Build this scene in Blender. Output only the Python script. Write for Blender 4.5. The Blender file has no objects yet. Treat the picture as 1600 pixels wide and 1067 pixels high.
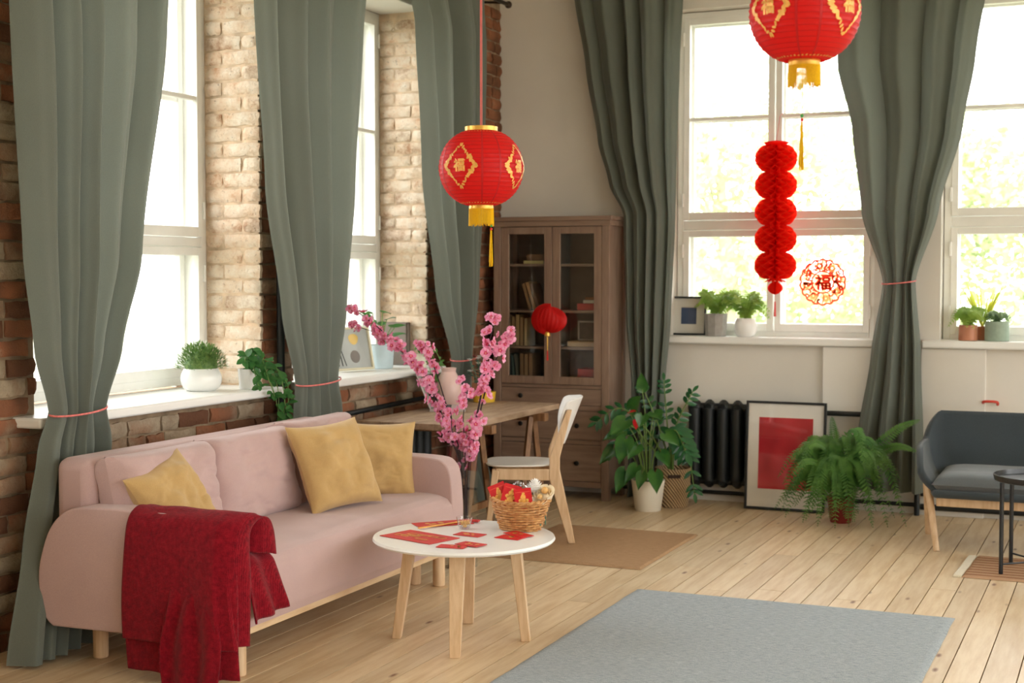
import bpy, math, random
from mathutils import Vector, Matrix, noise
PI = math.pi
random.seed(7)
scene = bpy.context.scene
COL = scene.collection

# ------------------------------------------------------------------ camera
cam_d = bpy.data.cameras.new('camera')
cam = bpy.data.objects.new('camera', cam_d)
COL.objects.link(cam)
cam_d.sensor_width = 36.0
cam_d.lens = 50.0
cam_d.clip_end = 300
cam.location = (0, 0, 1.56)
cam.rotation_euler = (math.radians(90 - 2.667), 0, math.radians(23.56))
cam_d.dof.use_dof = True
cam_d.dof.focus_distance = 6.2
cam_d.dof.aperture_fstop = 3.2
scene.camera = cam

# ------------------------------------------------------------------ daylight
world = bpy.data.worlds.new('daylight')
scene.world = world
world.use_nodes = True
wn = world.node_tree
wn.nodes.clear()
w_out = wn.nodes.new('ShaderNodeOutputWorld')
w_bg = wn.nodes.new('ShaderNodeBackground')
w_bg.inputs['Color'].default_value = (1.0, 0.99, 0.975, 1)
w_bg.inputs['Strength'].default_value = 8.2
wn.links.new(w_bg.outputs[0], w_out.inputs[0])
vs = scene.view_settings
vs.view_transform = 'Standard'
vs.look = 'None'
vs.exposure = 0.0
vs.gamma = 1.0
vs.use_curve_mapping = False
scene.cycles.use_denoising = True
scene.cycles.max_bounces = 10
scene.cycles.diffuse_bounces = 6
scene.cycles.transparent_max_bounces = 24
scene.cycles.sample_clamp_indirect = 12.0
scene.cycles.caustics_reflective = False
scene.cycles.caustics_refractive = False

# ------------------------------------------------------------------ helpers
def lin(c):
    return tuple((x / 255 / 12.92) if x / 255 <= 0.04045 else ((x / 255 + 0.055) / 1.055) ** 2.4 for x in c) + (1,)

class NT:
    def __init__(s, name):
        s.m = bpy.data.materials.new(name)
        s.m.use_nodes = True
        s.t = s.m.node_tree
        s.b = s.t.nodes['Principled BSDF']
        s.o = s.t.nodes['Material Output']
        s.tc = s.t.nodes.new('ShaderNodeTexCoord')
    def n(s, k, **kw):
        nd = s.t.nodes.new('ShaderNode' + k)
        for a, v in kw.items():
            if a in nd.inputs: nd.inputs[a].default_value = v
            else: setattr(nd, a, v)
        return nd
    def l(s, a, b): s.t.links.new(a, b)
    def map(s, scale, src='Object'):
        mp = s.n('Mapping'); mp.inputs['Scale'].default_value = scale
        s.l(s.tc.outputs[src], mp.inputs['Vector'])
        return mp.outputs[0]
    def noise(s, vec, scale, detail=3, rough=0.5):
        n = s.n('TexNoise'); n.inputs['Scale'].default_value = scale
        n.inputs['Detail'].default_value = detail; n.inputs['Roughness'].default_value = rough
        s.l(vec, n.inputs['Vector'])
        return n.outputs['Fac']
    def ramp(s, fac, stops):
        r = s.n('ValToRGB')
        els = r.color_ramp.elements
        while len(els) < len(stops): els.new(0.5)
        for e, (p, c) in zip(els, stops):
            e.position = p; e.color = c
        s.l(fac, r.inputs[0])
        return r.outputs[0]
    def mix(s, fac, a, b, mode='MIX'):
        m = s.n('Mix'); m.data_type = 'RGBA'; m.blend_type = mode
        for sock, v in ((m.inputs[0], fac), (m.inputs[6], a), (m.inputs[7], b)):
            if hasattr(v, 'links'): s.l(v, sock)
            else: sock.default_value = v
        return m.outputs[2]
    def bump(s, h, strength=0.3, dist=0.01):
        b = s.n('Bump'); b.inputs['Strength'].default_value = strength; b.inputs['Distance'].default_value = dist
        s.l(h, b.inputs['Height']); s.l(b.outputs[0], s.b.inputs['Normal'])
    def col(s, c):
        if hasattr(c, 'links'): s.l(c, s.b.inputs['Base Color'])
        else: s.b.inputs['Base Color'].default_value = c
    def set(s, **kw):
        for k, v in kw.items(): s.b.inputs[k.replace('_', ' ')].default_value = v

def plain(name, rgb, rough=0.5, var=0.12, scale=8, metal=0.0, bump=0.0, bscale=60, spec=0.5):
    t = NT(name)
    c = lin(rgb)
    if var > 0:
        f = t.noise(t.map((1, 1, 1)), scale, 4)
        t.col(t.ramp(f, [(0.3, tuple(x * (1 - var) for x in c[:3]) + (1,)), (0.7, tuple(min(1, x * (1 + var)) for x in c[:3]) + (1,))]))
    else: t.col(c)
    if bump: t.bump(t.noise(t.map((1, 1, 1)), bscale, 3), bump, 0.004)
    t.set(Roughness=rough, Metallic=metal); t.b.inputs['Specular IOR Level'].default_value = spec
    return t.m

def fabric(name, rgb, scale=420, var=0.16, rough=0.95, sheen=0.25, transl=0.0, big=5, bump=0.35):
    t = NT(name); c = lin(rgb)
    v = t.map((1, 1, 1))
    fine = t.noise(v, scale, 2, 0.7)
    bigf = t.noise(v, big, 3)
    a = t.ramp(fine, [(0.25, tuple(x * (1 - var) for x in c[:3]) + (1,)), (0.75, tuple(min(1, x * (1 + var)) for x in c[:3]) + (1,))])
    bb = t.ramp(bigf, [(0.3, (0.93, 0.93, 0.93, 1)), (0.7, (1, 1, 1, 1))])
    cc = t.mix(1.0, a, bb, 'MULTIPLY')
    t.col(cc)
    t.bump(fine, bump, 0.003)
    t.set(Roughness=rough); t.b.inputs['Sheen Weight'].default_value = sheen
    t.b.inputs['Specular IOR Level'].default_value = 0.15
    if transl > 0:
        tr = t.n('BsdfTranslucent'); t.l(cc, tr.inputs['Color'])
        mx = t.n('MixShader'); mx.inputs[0].default_value = transl
        t.l(t.b.outputs[0], mx.inputs[1]); t.l(tr.outputs[0], mx.inputs[2]); t.l(mx.outputs[0], t.o.inputs[0])
    return t.m

def wood(name, light, dark, stretch=(1, 1, 1), scale=18, rough=0.45, rand=0.0, knots=False, bump=0.05):
    t = NT(name)
    v = t.map(stretch)
    if rand:
        oi = t.n('ObjectInfo')
        ad = t.n('VectorMath', operation='ADD'); sc = t.n('VectorMath', operation='SCALE')
        sc.inputs[0].default_value = (7, 3, 11); t.l(oi.outputs['Random'], sc.inputs[3])
        t.l(v, ad.inputs[0]); t.l(sc.outputs[0], ad.inputs[1]); v = ad.outputs[0]
    f = t.noise(v, scale, 5, 0.6)
    c = t.ramp(f, [(0.3, lin(dark)), (0.62, lin(light))])
    if rand:
        g = t.ramp(oi.outputs['Random'], [(0.0, (1 - rand,) * 3 + (1,)), (1.0, (1, 1, 1, 1))])
        c = t.mix(1.0, c, g, 'MULTIPLY')
    if knots:
        vv = t.n('TexVoronoi'); vv.inputs['Scale'].default_value = 1.0
        mp = t.map((7.6, 2.6, 1)); 
        ad2 = t.n('VectorMath', operation='ADD'); t.l(mp, ad2.inputs[0]); t.l(sc.outputs[0], ad2.inputs[1])
        t.l(ad2.outputs[0], vv.inputs['Vector'])
        k = t.ramp(vv.outputs['Distance'], [(0.035, (1, 1, 1, 1)), (0.11, (0, 0, 0, 1))])
        c = t.mix(k, c, lin((120, 72, 38)))
    t.col(c)
    t.bump(f, bump, 0.004)
    t.set(Roughness=rough)
    return t.m

def thin_glass(name, tint=(1, 1, 1), gloss=1.0, rough=0.0):
    t = NT(name); t.t.nodes.remove(t.b)
    tr = t.n('BsdfTransparent'); tr.inputs[0].default_value = tuple(tint) + (1,)
    gl = t.n('BsdfGlossy'); gl.inputs['Roughness'].default_value = rough
    lw = t.n('LayerWeight'); lw.inputs['Blend'].default_value = 0.5      # same from both sides, unlike a Fresnel node
    pw = t.n('Math', operation='POWER'); pw.inputs[1].default_value = 4.0; t.l(lw.outputs['Facing'], pw.inputs[0])
    ma = t.n('Math', operation='MULTIPLY_ADD'); ma.inputs[1].default_value = 0.9; ma.inputs[2].default_value = 0.045; t.l(pw.outputs[0], ma.inputs[0])
    mu = t.n('Math', operation='MULTIPLY'); mu.inputs[1].default_value = gloss; mu.use_clamp = True
    t.l(ma.outputs[0], mu.inputs[0])
    mx = t.n('MixShader'); t.l(mu.outputs[0], mx.inputs[0]); t.l(tr.outputs[0], mx.inputs[1]); t.l(gl.outputs[0], mx.inputs[2])
    t.l(mx.outputs[0], t.o.inputs[0])
    return t.m

def leafmat(name, a, b, transl=0.25, rough=0.45, scale=9):
    t = NT(name)
    f = t.noise(t.map((1, 1, 1)), scale, 3)
    c = t.ramp(f, [(0.3, lin(a)), (0.7, lin(b))])
    t.col(c); t.set(Roughness=rough)
    tr = t.n('BsdfTranslucent'); t.l(c, tr.inputs['Color'])
    mx = t.n('MixShader'); mx.inputs[0].default_value = transl
    t.l(t.b.outputs[0], mx.inputs[1]); t.l(tr.outputs[0], mx.inputs[2]); t.l(mx.outputs[0], t.o.inputs[0])
    return t.m

class MB:
    """collects geometry; build() links it as one mesh object"""
    def __init__(s): s.v = []; s.f = []; s.mi = []
    def add(s, vs_, fs, mi=0):
        k = len(s.v); s.v += [tuple(p) for p in vs_]
        s.f += [tuple(i + k for i in f) for f in fs]; s.mi += [mi] * len(fs)
        return s
    def box(s, x0, x1, y0, y1, z0, z1, mi=0):
        return s.add([(x, y, z) for z in (z0, z1) for y in (y0, y1) for x in (x0, x1)],
              [(0, 2, 3, 1), (4, 5, 7, 6), (0, 1, 5, 4), (2, 6, 7, 3), (0, 4, 6, 2), (1, 3, 7, 5)], mi)
    def obox(s, M, sx, sy, sz, mi=0):
        vs_ = [M @ Vector((x * sx / 2, y * sy / 2, z * sz / 2)) for z in (-1, 1) for y in (-1, 1) for x in (-1, 1)]
        return s.add(vs_, [(0, 2, 3, 1), (4, 5, 7, 6), (0, 1, 5, 4), (2, 6, 7, 3), (0, 4, 6, 2), (1, 3, 7, 5)], mi)
    def prism(s, poly, fn, d0, d1, mi=0):
        n = len(poly)
        vs_ = [fn(a, b, d0) for a, b in poly] + [fn(a, b, d1) for a, b in poly]
        return s.add(vs_, [tuple(range(n))[::-1], tuple(range(n, 2 * n))] + [(i, (i + 1) % n, n + (i + 1) % n, n + i) for i in range(n)], mi)
    def grid(s, fn, nu, nv, wrapu=False, mi=0):
        vs_ = [fn(i / nu, j / nv) for j in range(nv + 1) for i in range(nu if wrapu else nu + 1)]
        w = nu if wrapu else nu + 1
        return s.add(vs_, [(j * w + i, j * w + (i + 1) % w, (j + 1) * w + (i + 1) % w, (j + 1) * w + i) for j in range(nv) for i in range(nu)], mi)
    def lathe(s, prof, c=(0, 0, 0), n=24, mi=0, sx=1, sy=1, cap=True):
        k = len(prof)
        vs_ = [(c[0] + sx * r * math.cos(2 * PI * i / n), c[1] + sy * r * math.sin(2 * PI * i / n), c[2] + z) for r, z in prof for i in range(n)]
        fs = [(j * n + i, j * n + (i + 1) % n, (j + 1) * n + (i + 1) % n, (j + 1) * n + i) for j in range(k - 1) for i in range(n)]
        if cap: fs += [tuple(range(n))[::-1], tuple(range((k - 1) * n, k * n))]
        return s.add(vs_, fs, mi)
    def tube(s, pts, r, n=8, mi=0, cap=True):
        pts = [Vector(p) for p in pts]; m = len(pts)
        rr = r if isinstance(r, (list, tuple)) else [r] * m
        vs_ = []; prev = None
        for i, p in enumerate(pts):
            t = (pts[min(i + 1, m - 1)] - pts[max(i - 1, 0)]).normalized()
            if prev is None:
                a = t.cross(Vector((0, 0, 1)) if abs(t.z) < 0.9 else Vector((1, 0, 0))).normalized()
            else:
                a = (prev - t * prev.dot(t)).normalized()
            prev = a; b = t.cross(a)
            vs_ += [p + (a * math.cos(2 * PI * k / n) + b * math.sin(2 * PI * k / n)) * rr[i] for k in range(n)]
        fs = [(j * n + k, j * n + (k + 1) % n, (j + 1) * n + (k + 1) % n, (j + 1) * n + k) for j in range(m - 1) for k in range(n)]
        if cap: fs += [tuple(range(n))[::-1], tuple(range((m - 1) * n, m * n))]
        return s.add(vs_, fs, mi)
    def ball(s, c, r, nu=12, nv=8, mi=0, sz=1.0):
        prof = [(max(1e-4, r * math.sin(PI * j / nv)), -r * sz * math.cos(PI * j / nv)) for j in range(nv + 1)]
        return s.lathe(prof, c, nu, mi, cap=False)
    def mesh(s, name, mats, smooth=True):
        me = bpy.data.meshes.new(name)
        me.from_pydata([tuple(p) for p in s.v], [], s.f)
        for m in (mats if isinstance(mats, (list, tuple)) else [mats]): me.materials.append(m)
        if any(s.mi): me.polygons.foreach_set('material_index', s.mi)
        if smooth:
            me.polygons.foreach_set('use_smooth', [True] * len(me.polygons))
            try: me.set_sharp_from_angle(angle=math.radians(38))
            except Exception: pass
        me.update()
        return me
    def build(s, name, mats, parent=None, smooth=True, bevel=0.0, seg=2, solid=0.0, subd=0, fix=True):
        me = s.mesh(name, mats, smooth)
        return link(name, me, parent, bevel, seg, solid, subd)

def wmat(o):
    return o.matrix_basis.copy() if o.parent is None else wmat(o.parent) @ o.matrix_parent_inverse @ o.matrix_basis

def adopt(o, parent):
    o.parent = parent
    o.matrix_parent_inverse = wmat(parent).inverted()

def link(name, me, parent=None, bevel=0.0, seg=2, solid=0.0, subd=0):
    o = bpy.data.objects.new(name, me); COL.objects.link(o)
    if parent is not None: adopt(o, parent)
    if solid:
        md = o.modifiers.new('thickness', 'SOLIDIFY'); md.thickness = solid; md.offset = 0
    if bevel:
        md = o.modifiers.new('edge', 'BEVEL'); md.width = bevel; md.segments = seg; md.limit_method = 'ANGLE'; md.angle_limit = math.radians(35)
        md.harden_normals = False
    if subd:
        md = o.modifiers.new('sub', 'SUBSURF'); md.levels = subd; md.render_levels = subd
    return o

def tag(o, label, cat=None, group=None, kind=None):
    o['label'] = label
    if cat: o['category'] = cat
    if group: o['group'] = group
    if kind: o['kind'] = kind
    return o

def thing(name, label, cat, loc=(0, 0, 0), group=None):
    o = bpy.data.objects.new(name, None); COL.objects.link(o)
    o.empty_display_size = 0.1
    o.location = loc
    return tag(o, label, cat, group)

def struct(o, label=None):
    o['kind'] = 'structure'
    if label: o['label'] = label
    return o

def root_struct(name, label=None, loc=(0, 0, 0)):
    o = bpy.data.objects.new(name, None); COL.objects.link(o); o.location = loc
    return struct(o, label)

def place(o, loc, rz=0.0, rx=0.0, ry=0.0, scale=1.0):
    o.location = loc; o.rotation_euler = (rx, ry, rz); o.scale = (scale,) * 3
    return o

def copy_tree(o, parent=None):
    c = o.copy(); COL.objects.link(c)
    if parent is not None:
        c.parent = parent; c.matrix_parent_inverse = o.matrix_parent_inverse.copy()
    for ch in [x for x in bpy.data.objects if x.parent == o]: copy_tree(ch, c)
    return c

def inst(name, me, M, parent):
    """a piece sharing mesh data, placed by a world matrix"""
    o = bpy.data.objects.new(name, me); COL.objects.link(o)
    if parent is not None: adopt(o, parent)
    o.matrix_basis = M
    return o

def frame_m(origin, xa, za):
    """matrix with local z = za, local x close to xa"""
    z = Vector(za).normalized(); x = Vector(xa); x = (x - z * x.dot(z)).normalized(); y = z.cross(x)
    M = Matrix((x, y, z)).transposed().to_4x4(); M.translation = Vector(origin)
    return M

def lerp_rows(rows, z):
    """rows of (z, ...) falling in z, smoothly interpolated"""
    if z >= rows[0][0]: return rows[0][1:]
    for a, b in zip(rows, rows[1:]):
        if z >= b[0]:
            t = (a[0] - z) / (a[0] - b[0]); t = t * t * (3 - 2 * t) * 0.5 + t * 0.5
            return tuple(p + (q - p) * t for p, q in zip(a[1:], b[1:]))
    return rows[-1][1:]

def spline(pts, n=6):
    pts = [Vector(p) for p in pts]; out = []
    for i in range(len(pts) - 1):
        p0, p1, p2, p3 = pts[max(i - 1, 0)], pts[i], pts[i + 1], pts[min(i + 2, len(pts) - 1)]
        for k in range(n):
            t = k / n
            out.append(0.5 * ((2 * p1) + (p2 - p0) * t + (2 * p0 - 5 * p1 + 4 * p2 - p3) * t * t + (3 * p1 - p0 - 3 * p2 + p3) * t ** 3))
    out.append(pts[-1])
    return out

def glyph_mesh(body, size, depth):
    """flat lettering as a mesh list (verts, faces) centred on the origin in xy"""
    c = bpy.data.curves.new('lettering', 'FONT'); c.body = body; c.size = size; c.extrude = depth; c.resolution_u = 2
    o = bpy.data.objects.new('lettering', c); COL.objects.link(o)
    bpy.context.view_layer.update()
    dg = bpy.context.evaluated_depsgraph_get()
    me = bpy.data.meshes.new_from_object(o.evaluated_get(dg))
    vs_ = [v.co.copy() for v in me.vertices]; fs = [tuple(p.vertices) for p in me.polygons]
    bpy.data.objects.remove(o); bpy.data.curves.remove(c); bpy.data.meshes.remove(me)
    x0 = min(v.x for v in vs_); x1 = max(v.x for v in vs_); y0 = min(v.y for v in vs_); y1 = max(v.y for v in vs_)
    cx, cy = (x0 + x1) / 2, (y0 + y1) / 2
    return [(v.x - cx, v.y - cy, v.z) for v in vs_], fs
# ------------------------------------------------------------------ materials of the setting
XW, YB, ZC = -4.24, 9.55, 3.95           # brick wall face, white wall face, ceiling
XR, YR = 4.5, -3.5
M = {}
M['pine'] = wood('pine_floor', (231, 208, 174), (210, 179, 138), (9, 0.9, 1), 3.0, 0.38, rand=0.16, knots=True, bump=0.08)
M['plaster'] = plain('white_plaster', (224, 219, 210), 0.85, 0.03, 3, bump=0.08, bscale=40)
M['panel_white'] = plain('white_panel_paint', (232, 228, 220), 0.6, 0.02, 3)
M['ceil'] = plain('ceiling_white', (240, 238, 232), 0.9, 0.02)
M['win_paint'] = plain('window_paint', (240, 240, 235), 0.45, 0.04, 6)
M['sill_paint'] = plain('sill_paint', (238, 238, 234), 0.35, 0.02, 6)
M['pane'] = thin_glass('window_glass', (0.97, 0.98, 0.98))
M['black_iron'] = plain('black_iron', (20, 24, 25), 0.5, 0.1, 20, bump=0.1)
M['steel'] = plain('dull_steel', (150, 146, 138), 0.35, 0.08, 20, metal=0.9)

def brickmat(name, lime):
    """fired brick with worn limewash; tone differs from brick to brick"""
    t = NT(name)
    oi = t.n('ObjectInfo'); ge = t.n('NewGeometry'); v = ge.outputs['Position']
    cell = t.noise(v, 4.0, 2)
    rn = t.mix(0.5, oi.outputs['Random'], cell)
    base = t.ramp(rn, [(0.30, lin((118, 82, 62))), (0.42, lin((164, 108, 78))), (0.52, lin((140, 106, 84))), (0.62, lin((184, 132, 100))), (0.72, lin((170, 142, 116)))])
    soft = t.noise(v, 9, 6, 0.7); soft2 = t.noise(v, 3.0, 3)
    if lime:
        wash = t.ramp(soft, [(0.28, lin((206, 158, 124))), (0.42, lin((228, 202, 174))), (0.65, lin((238, 225, 206)))])
        m1 = t.mix(0.55, soft, rn)
        mask = t.ramp(m1, [(0.30, (0.45, 0.45, 0.45, 1)), (0.42, (1, 1, 1, 1))])
    else:
        wash = t.ramp(soft, [(0.3, lin((150, 132, 110))), (0.7, lin((196, 180, 154)))])
        m1 = t.mix(0.6, t.mix(0.5, soft, soft2), rn)
        mask = t.ramp(m1, [(0.47, (0, 0, 0, 1)), (0.60, (0.85, 0.85, 0.85, 1))])
    c = t.mix(mask, base, wash)
    fine = t.noise(v, 42, 5, 0.75)
    c = t.mix(t.ramp(fine, [(0.30, (0.8, 0.8, 0.8, 1)), (0.40, (0, 0, 0, 1))]), c, lin((126, 96, 74)))
    t.col(c); t.set(Roughness=0.95)
    t.bump(t.noise(v, 30, 6, 0.7), 1.0, 0.014)
    t.b.inputs['Specular IOR Level'].default_value = 0.1
    return t.m
M['brick'] = brickmat('bare_brick', False)
M['brick_lime'] = brickmat('limewashed_brick', True)
M['mortar'] = plain('lime_mortar', (150, 128, 102), 0.95, 0.3, 14, bump=0.8, bscale=50)
M['mortar_lime'] = plain('limewashed_mortar', (208, 184, 156), 0.95, 0.25, 14, bump=0.8, bscale=50)

# ------------------------------------------------------------------ floor of pine planks
floor = root_struct('floor', 'pale knotty pine plank floor')
sub = MB().box(XW - 0.35, XR + .3, YR - .3, YB + 0.3, -0.12, -0.028).build('subfloor', M['black_iron'], floor)
rest = MB(); PW = 0.13
plank_cache = {}
def plank_mesh(L):
    L = round(L, 2)
    if L not in plank_cache:
        plank_cache[L] = MB().box(-PW / 2 + 0.0025, PW / 2 - 0.0025, -L / 2 + 0.0015, L / 2 - 0.0015, -0.027, 0).mesh('plank', M['pine'], False)
    return plank_cache[L], L
rng = random.Random(3)
k = 0
x = -0.51 - PW * 28.5
while x < XR + PW:
    y = YR - rng.uniform(0, 2.5); 
    while y < YB:
        L = rng.choice((2.4, 3.2, 3.8, 4.4))
        y1 = min(y + L, YB)
        if x < 1.0 and y1 > 3.6 and x > XW - 0.02:
            me, LL = plank_mesh(y1 - y)
            inst('plank', me, Matrix.Translation((x, (y + y1) / 2, 0)), floor)
        else:
            rest.box(x - PW / 2 + .0013, x + PW / 2 - .0013, y, y1, -0.027, 0)
        y = y1 + (0 if y1 < YB else 1)
    x += PW
rest.build('planking', M['pine'], floor, False)['kind'] = 'stuff'

# ------------------------------------------------------------------ walls
LEFT_WIN = [(-1.10, 0.58), (0.82, 2.50), (2.62, 4.22), (4.70, 6.40), (6.72, 8.34)]
BACK_WIN = [(-2.95, -1.56), (-1.14, 0.25), (0.67, 2.06), (2.48, 3.87)]
RIGHT_WIN = [(-3.1, -0.9), (-0.6, 1.6), (1.9, 4.1), (4.4, 6.6), (6.9, 9.1)]  # unseen windows, added and made large to fill the room with daylight
LZ, BZ = (0.95, 3.29), (1.09, 3.39)

def wall_with_holes(mb, a0, a1, z0, z1, holes, hz, fn):
    """fn(a0,a1,z0,z1) adds a block of wall"""
    fn(a0, a1, z0, hz[0]); fn(a0, a1, hz[1], z1)
    p = a0
    for h0, h1 in holes:
        fn(p, h0, hz[0], hz[1]); p = h1
    fn(p, a1, hz[0], hz[1])

# white wall with the windows
mb = MB()
wall_with_holes(mb, XW - 0.7, XR + 0.3, 0, ZC, BACK_WIN, BZ, lambda a, b, c, d: mb.box(a, b, YB, YB + 0.55, c, d))
wb = struct(mb.build('wall_back', M['plaster'], None, False), 'off-white plastered wall with tall windows')
# white boxing under the sills
for i, (a, b, zb) in enumerate(((-1.885, -1.44, 0.655), (-1.25, -0.85, 0.0))):
    MB().box(a, b, YB - 0.045, YB + 0.01, zb, 1.085).build('boxing_panel', M['panel_white'] if i == 0 else M['plaster'], wb, False, 0.004)
# right and rear walls, ceiling
mb = MB()
wall_with_holes(mb, YR, YB, 0, ZC, RIGHT_WIN, (0.5, 3.7), lambda a, b, c, d: mb.box(XR, XR + 0.4, a, b, c, d))
struct(mb.build('wall_right', M['plaster'], None, False), 'plain white wall with windows added out of view to brighten the room')
struct(MB().box(XW - .7, XR + .4, YR - 0.3, YR, 0, ZC).build('wall_rear', M['plaster'], None, False), 'plain white wall behind the camera')
struct(MB().box(XW - .7, XR + .4, YR - 0.3, YB + .55, ZC, ZC + 0.2).build('ceiling', M['ceil'], None, False), 'plain white ceiling')

# brick wall: a mortar core, bricks proud of it
wl = root_struct('wall_left', 'rough old brick wall with limewashed window reveals', (XW, 6, 0))
mb = MB()
wall_with_holes(mb, YR, YB + .55, 0, ZC, LEFT_WIN, LZ, lambda a, b, c, d: mb.box(XW - 0.60, XW - 0.020, a, b, c, d))
mb.build('mortar_bed', M['mortar'], wl, False)
for h0, h1 in LEFT_WIN[3:]:
    # limewashed mortar in the reveals and plastered heads
    MB().box(XW - 0.352, XW - 0.016, h1 - 0.003, h1 + 0.006, LZ[0], LZ[1]).build('reveal_bed', M['mortar_lime'], wl, False)
    MB().box(XW - 0.352, XW - 0.0, h0 - 0.05, h1 + 0.05, LZ[1] - 0.012, LZ[1] + 0.05).build('plaster_head', M['plaster'], wl, True, 0.008)

for h0, h1 in LEFT_WIN:
    for a, b in ((h0 - 0.001, h0 + 0.012), (h1 - 0.012, h1 + 0.001)):
        MB().box(XW - 0.62, XW - 0.553, a, b, LZ[0], LZ[1]).build('outer_reveal', M['plaster'], wl, False)
brick_cache = {}
def brick_mesh(L, H, D, lime, var):
    key = (round(L, 2), lime, var)
    if key not in brick_cache:
        r = random.Random(hash((key[0], var)) & 0xffff)
        b = MB(); nu, nv = 5, 3; J = lambda s_: r.uniform(-s_, s_)
        # front face slab: local x along the course, y outward, z up
        front = []
        for j in range(nv + 1):
            for i in range(nu + 1):
                ex = min(i, nu - i); ez = min(j, nv - j)
                d = 0.0 if (ex and ez) else -0.009
                if (not ex) and (not ez): d = -0.015
                front.append((-L / 2 + L * i / nu + J(0.004), d + J(0.0045), -H / 2 + H * j / nv + J(0.004)))
        w = nu + 1
        fs = [(j * w + i, j * w + i + 1, (j + 1) * w + i + 1, (j + 1) * w + i) for j in range(nv) for i in range(nu)]
        ring = [i for i in range(w)] + [j * w + nu for j in range(1, nv + 1)] + [nv * w + i for i in range(nu - 1, -1, -1)] + [j * w for j in range(nv - 1, 0, -1)]
        n0 = len(front)
        back = [(front[i][0], -D, front[i][2]) for i in ring]
        m_ = len(ring)
        fs += [(ring[i], n0 + i, n0 + (i + 1) % m_, ring[(i + 1) % m_]) for i in range(m_)]
        b.add(front + back, [f[::-1] for f in fs])
        brick_cache[key] = b.mesh('brick', M['brick_lime'] if lime else M['brick'], True)
    return brick_cache[key]

rng = random.Random(11)
CH = 0.081
cand = []     # (priority, centre, axis, L, lime)
course = 0
z = 0.0
while z < 3.46:
    zc = z + CH / 2
    # face of the wall, x = XW, running in y
    y = 4.02 + (0.13 if course % 2 else 0.0)
    while y < YB - 0.04:
        L = min(rng.uniform(0.225, 0.255), YB - y) if rng.random() > 0.22 else 0.125
        y0, y1 = y, min(y + L, YB - 0.003)
        y = y1 + 0.013
        spans = [(y0, y1)]
        if LZ[0] - 0.02 < zc < LZ[1]:
            for h0, h1 in LEFT_WIN:
                nx = []
                for a, b in spans:
                    if b <= h0 or a >= h1: nx.append((a, b))
                    else:
                        if a < h0: nx.append((a, h0))
                        if b > h1: nx.append((h1 + 0.0, b))
                spans = nx
        for a, b in spans:
            if b - a < 0.03: continue
            c = (a + b) / 2
            if c < 4.86: pr = 3 if zc > 0.2 else 2
            elif 4.7 < c < 6.4: pr = 3 if zc > 0.70 and zc < 1 else 0.5
            elif c < 6.72: pr = 2.5 if zc > 0.75 and zc < 2.4 else 1.2
            elif c < 8.34: pr = 3 if 0.55 < zc < 1 else 0.3
            else: pr = 2.4 if (c > 9.15 and zc > 1.9) or (c < 8.7 and 0.8 < zc < 1.6) else 0.2
            cand.append((pr + rng.random() * 0.01, (XW, c, zc), 'x', b - a - 0.002, False))
    # far reveals of the two windows in view, plane y = far edge, facing the camera
    if LZ[0] < zc < LZ[1] - 0.02:
        for h0, h1 in LEFT_WIN[3:]:
            cuts = [0.0, 0.235, 0.352] if course % 2 else [0.0, 0.115, 0.352]
            for a, b in zip(cuts, cuts[1:]):
                cand.append((3.5, (XW - (a + b) / 2, h1, zc), 'y', b - a - 0.012, True))
    z += CH; course += 1
cand.sort(key=lambda t: -t[0])
stuffb = MB()
for i, (pr, c, ax, L, lime) in enumerate(cand):
    me = brick_mesh(L, CH - 0.013, 0.03, lime, rng.randrange(3))
    off = rng.uniform(-0.004, 0.005)
    if ax == 'x': Mx = Matrix.Translation((c[0] + off, c[1], c[2])) @ Matrix.Rotation(-PI / 2, 4, 'Z')
    else: Mx = Matrix.Translation((c[0], c[1] - 0.017 + off * .8, c[2])) @ Matrix.Rotation(PI, 4, 'Z')
    if i < 299: inst('brick', me, Mx, wl)
    else: stuffb.add([Mx @ v.co for v in me.vertices], [tuple(p.vertices) for p in me.polygons])
stuffb.build('brickwork', M['brick'], wl)['kind'] = 'stuff'

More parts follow.
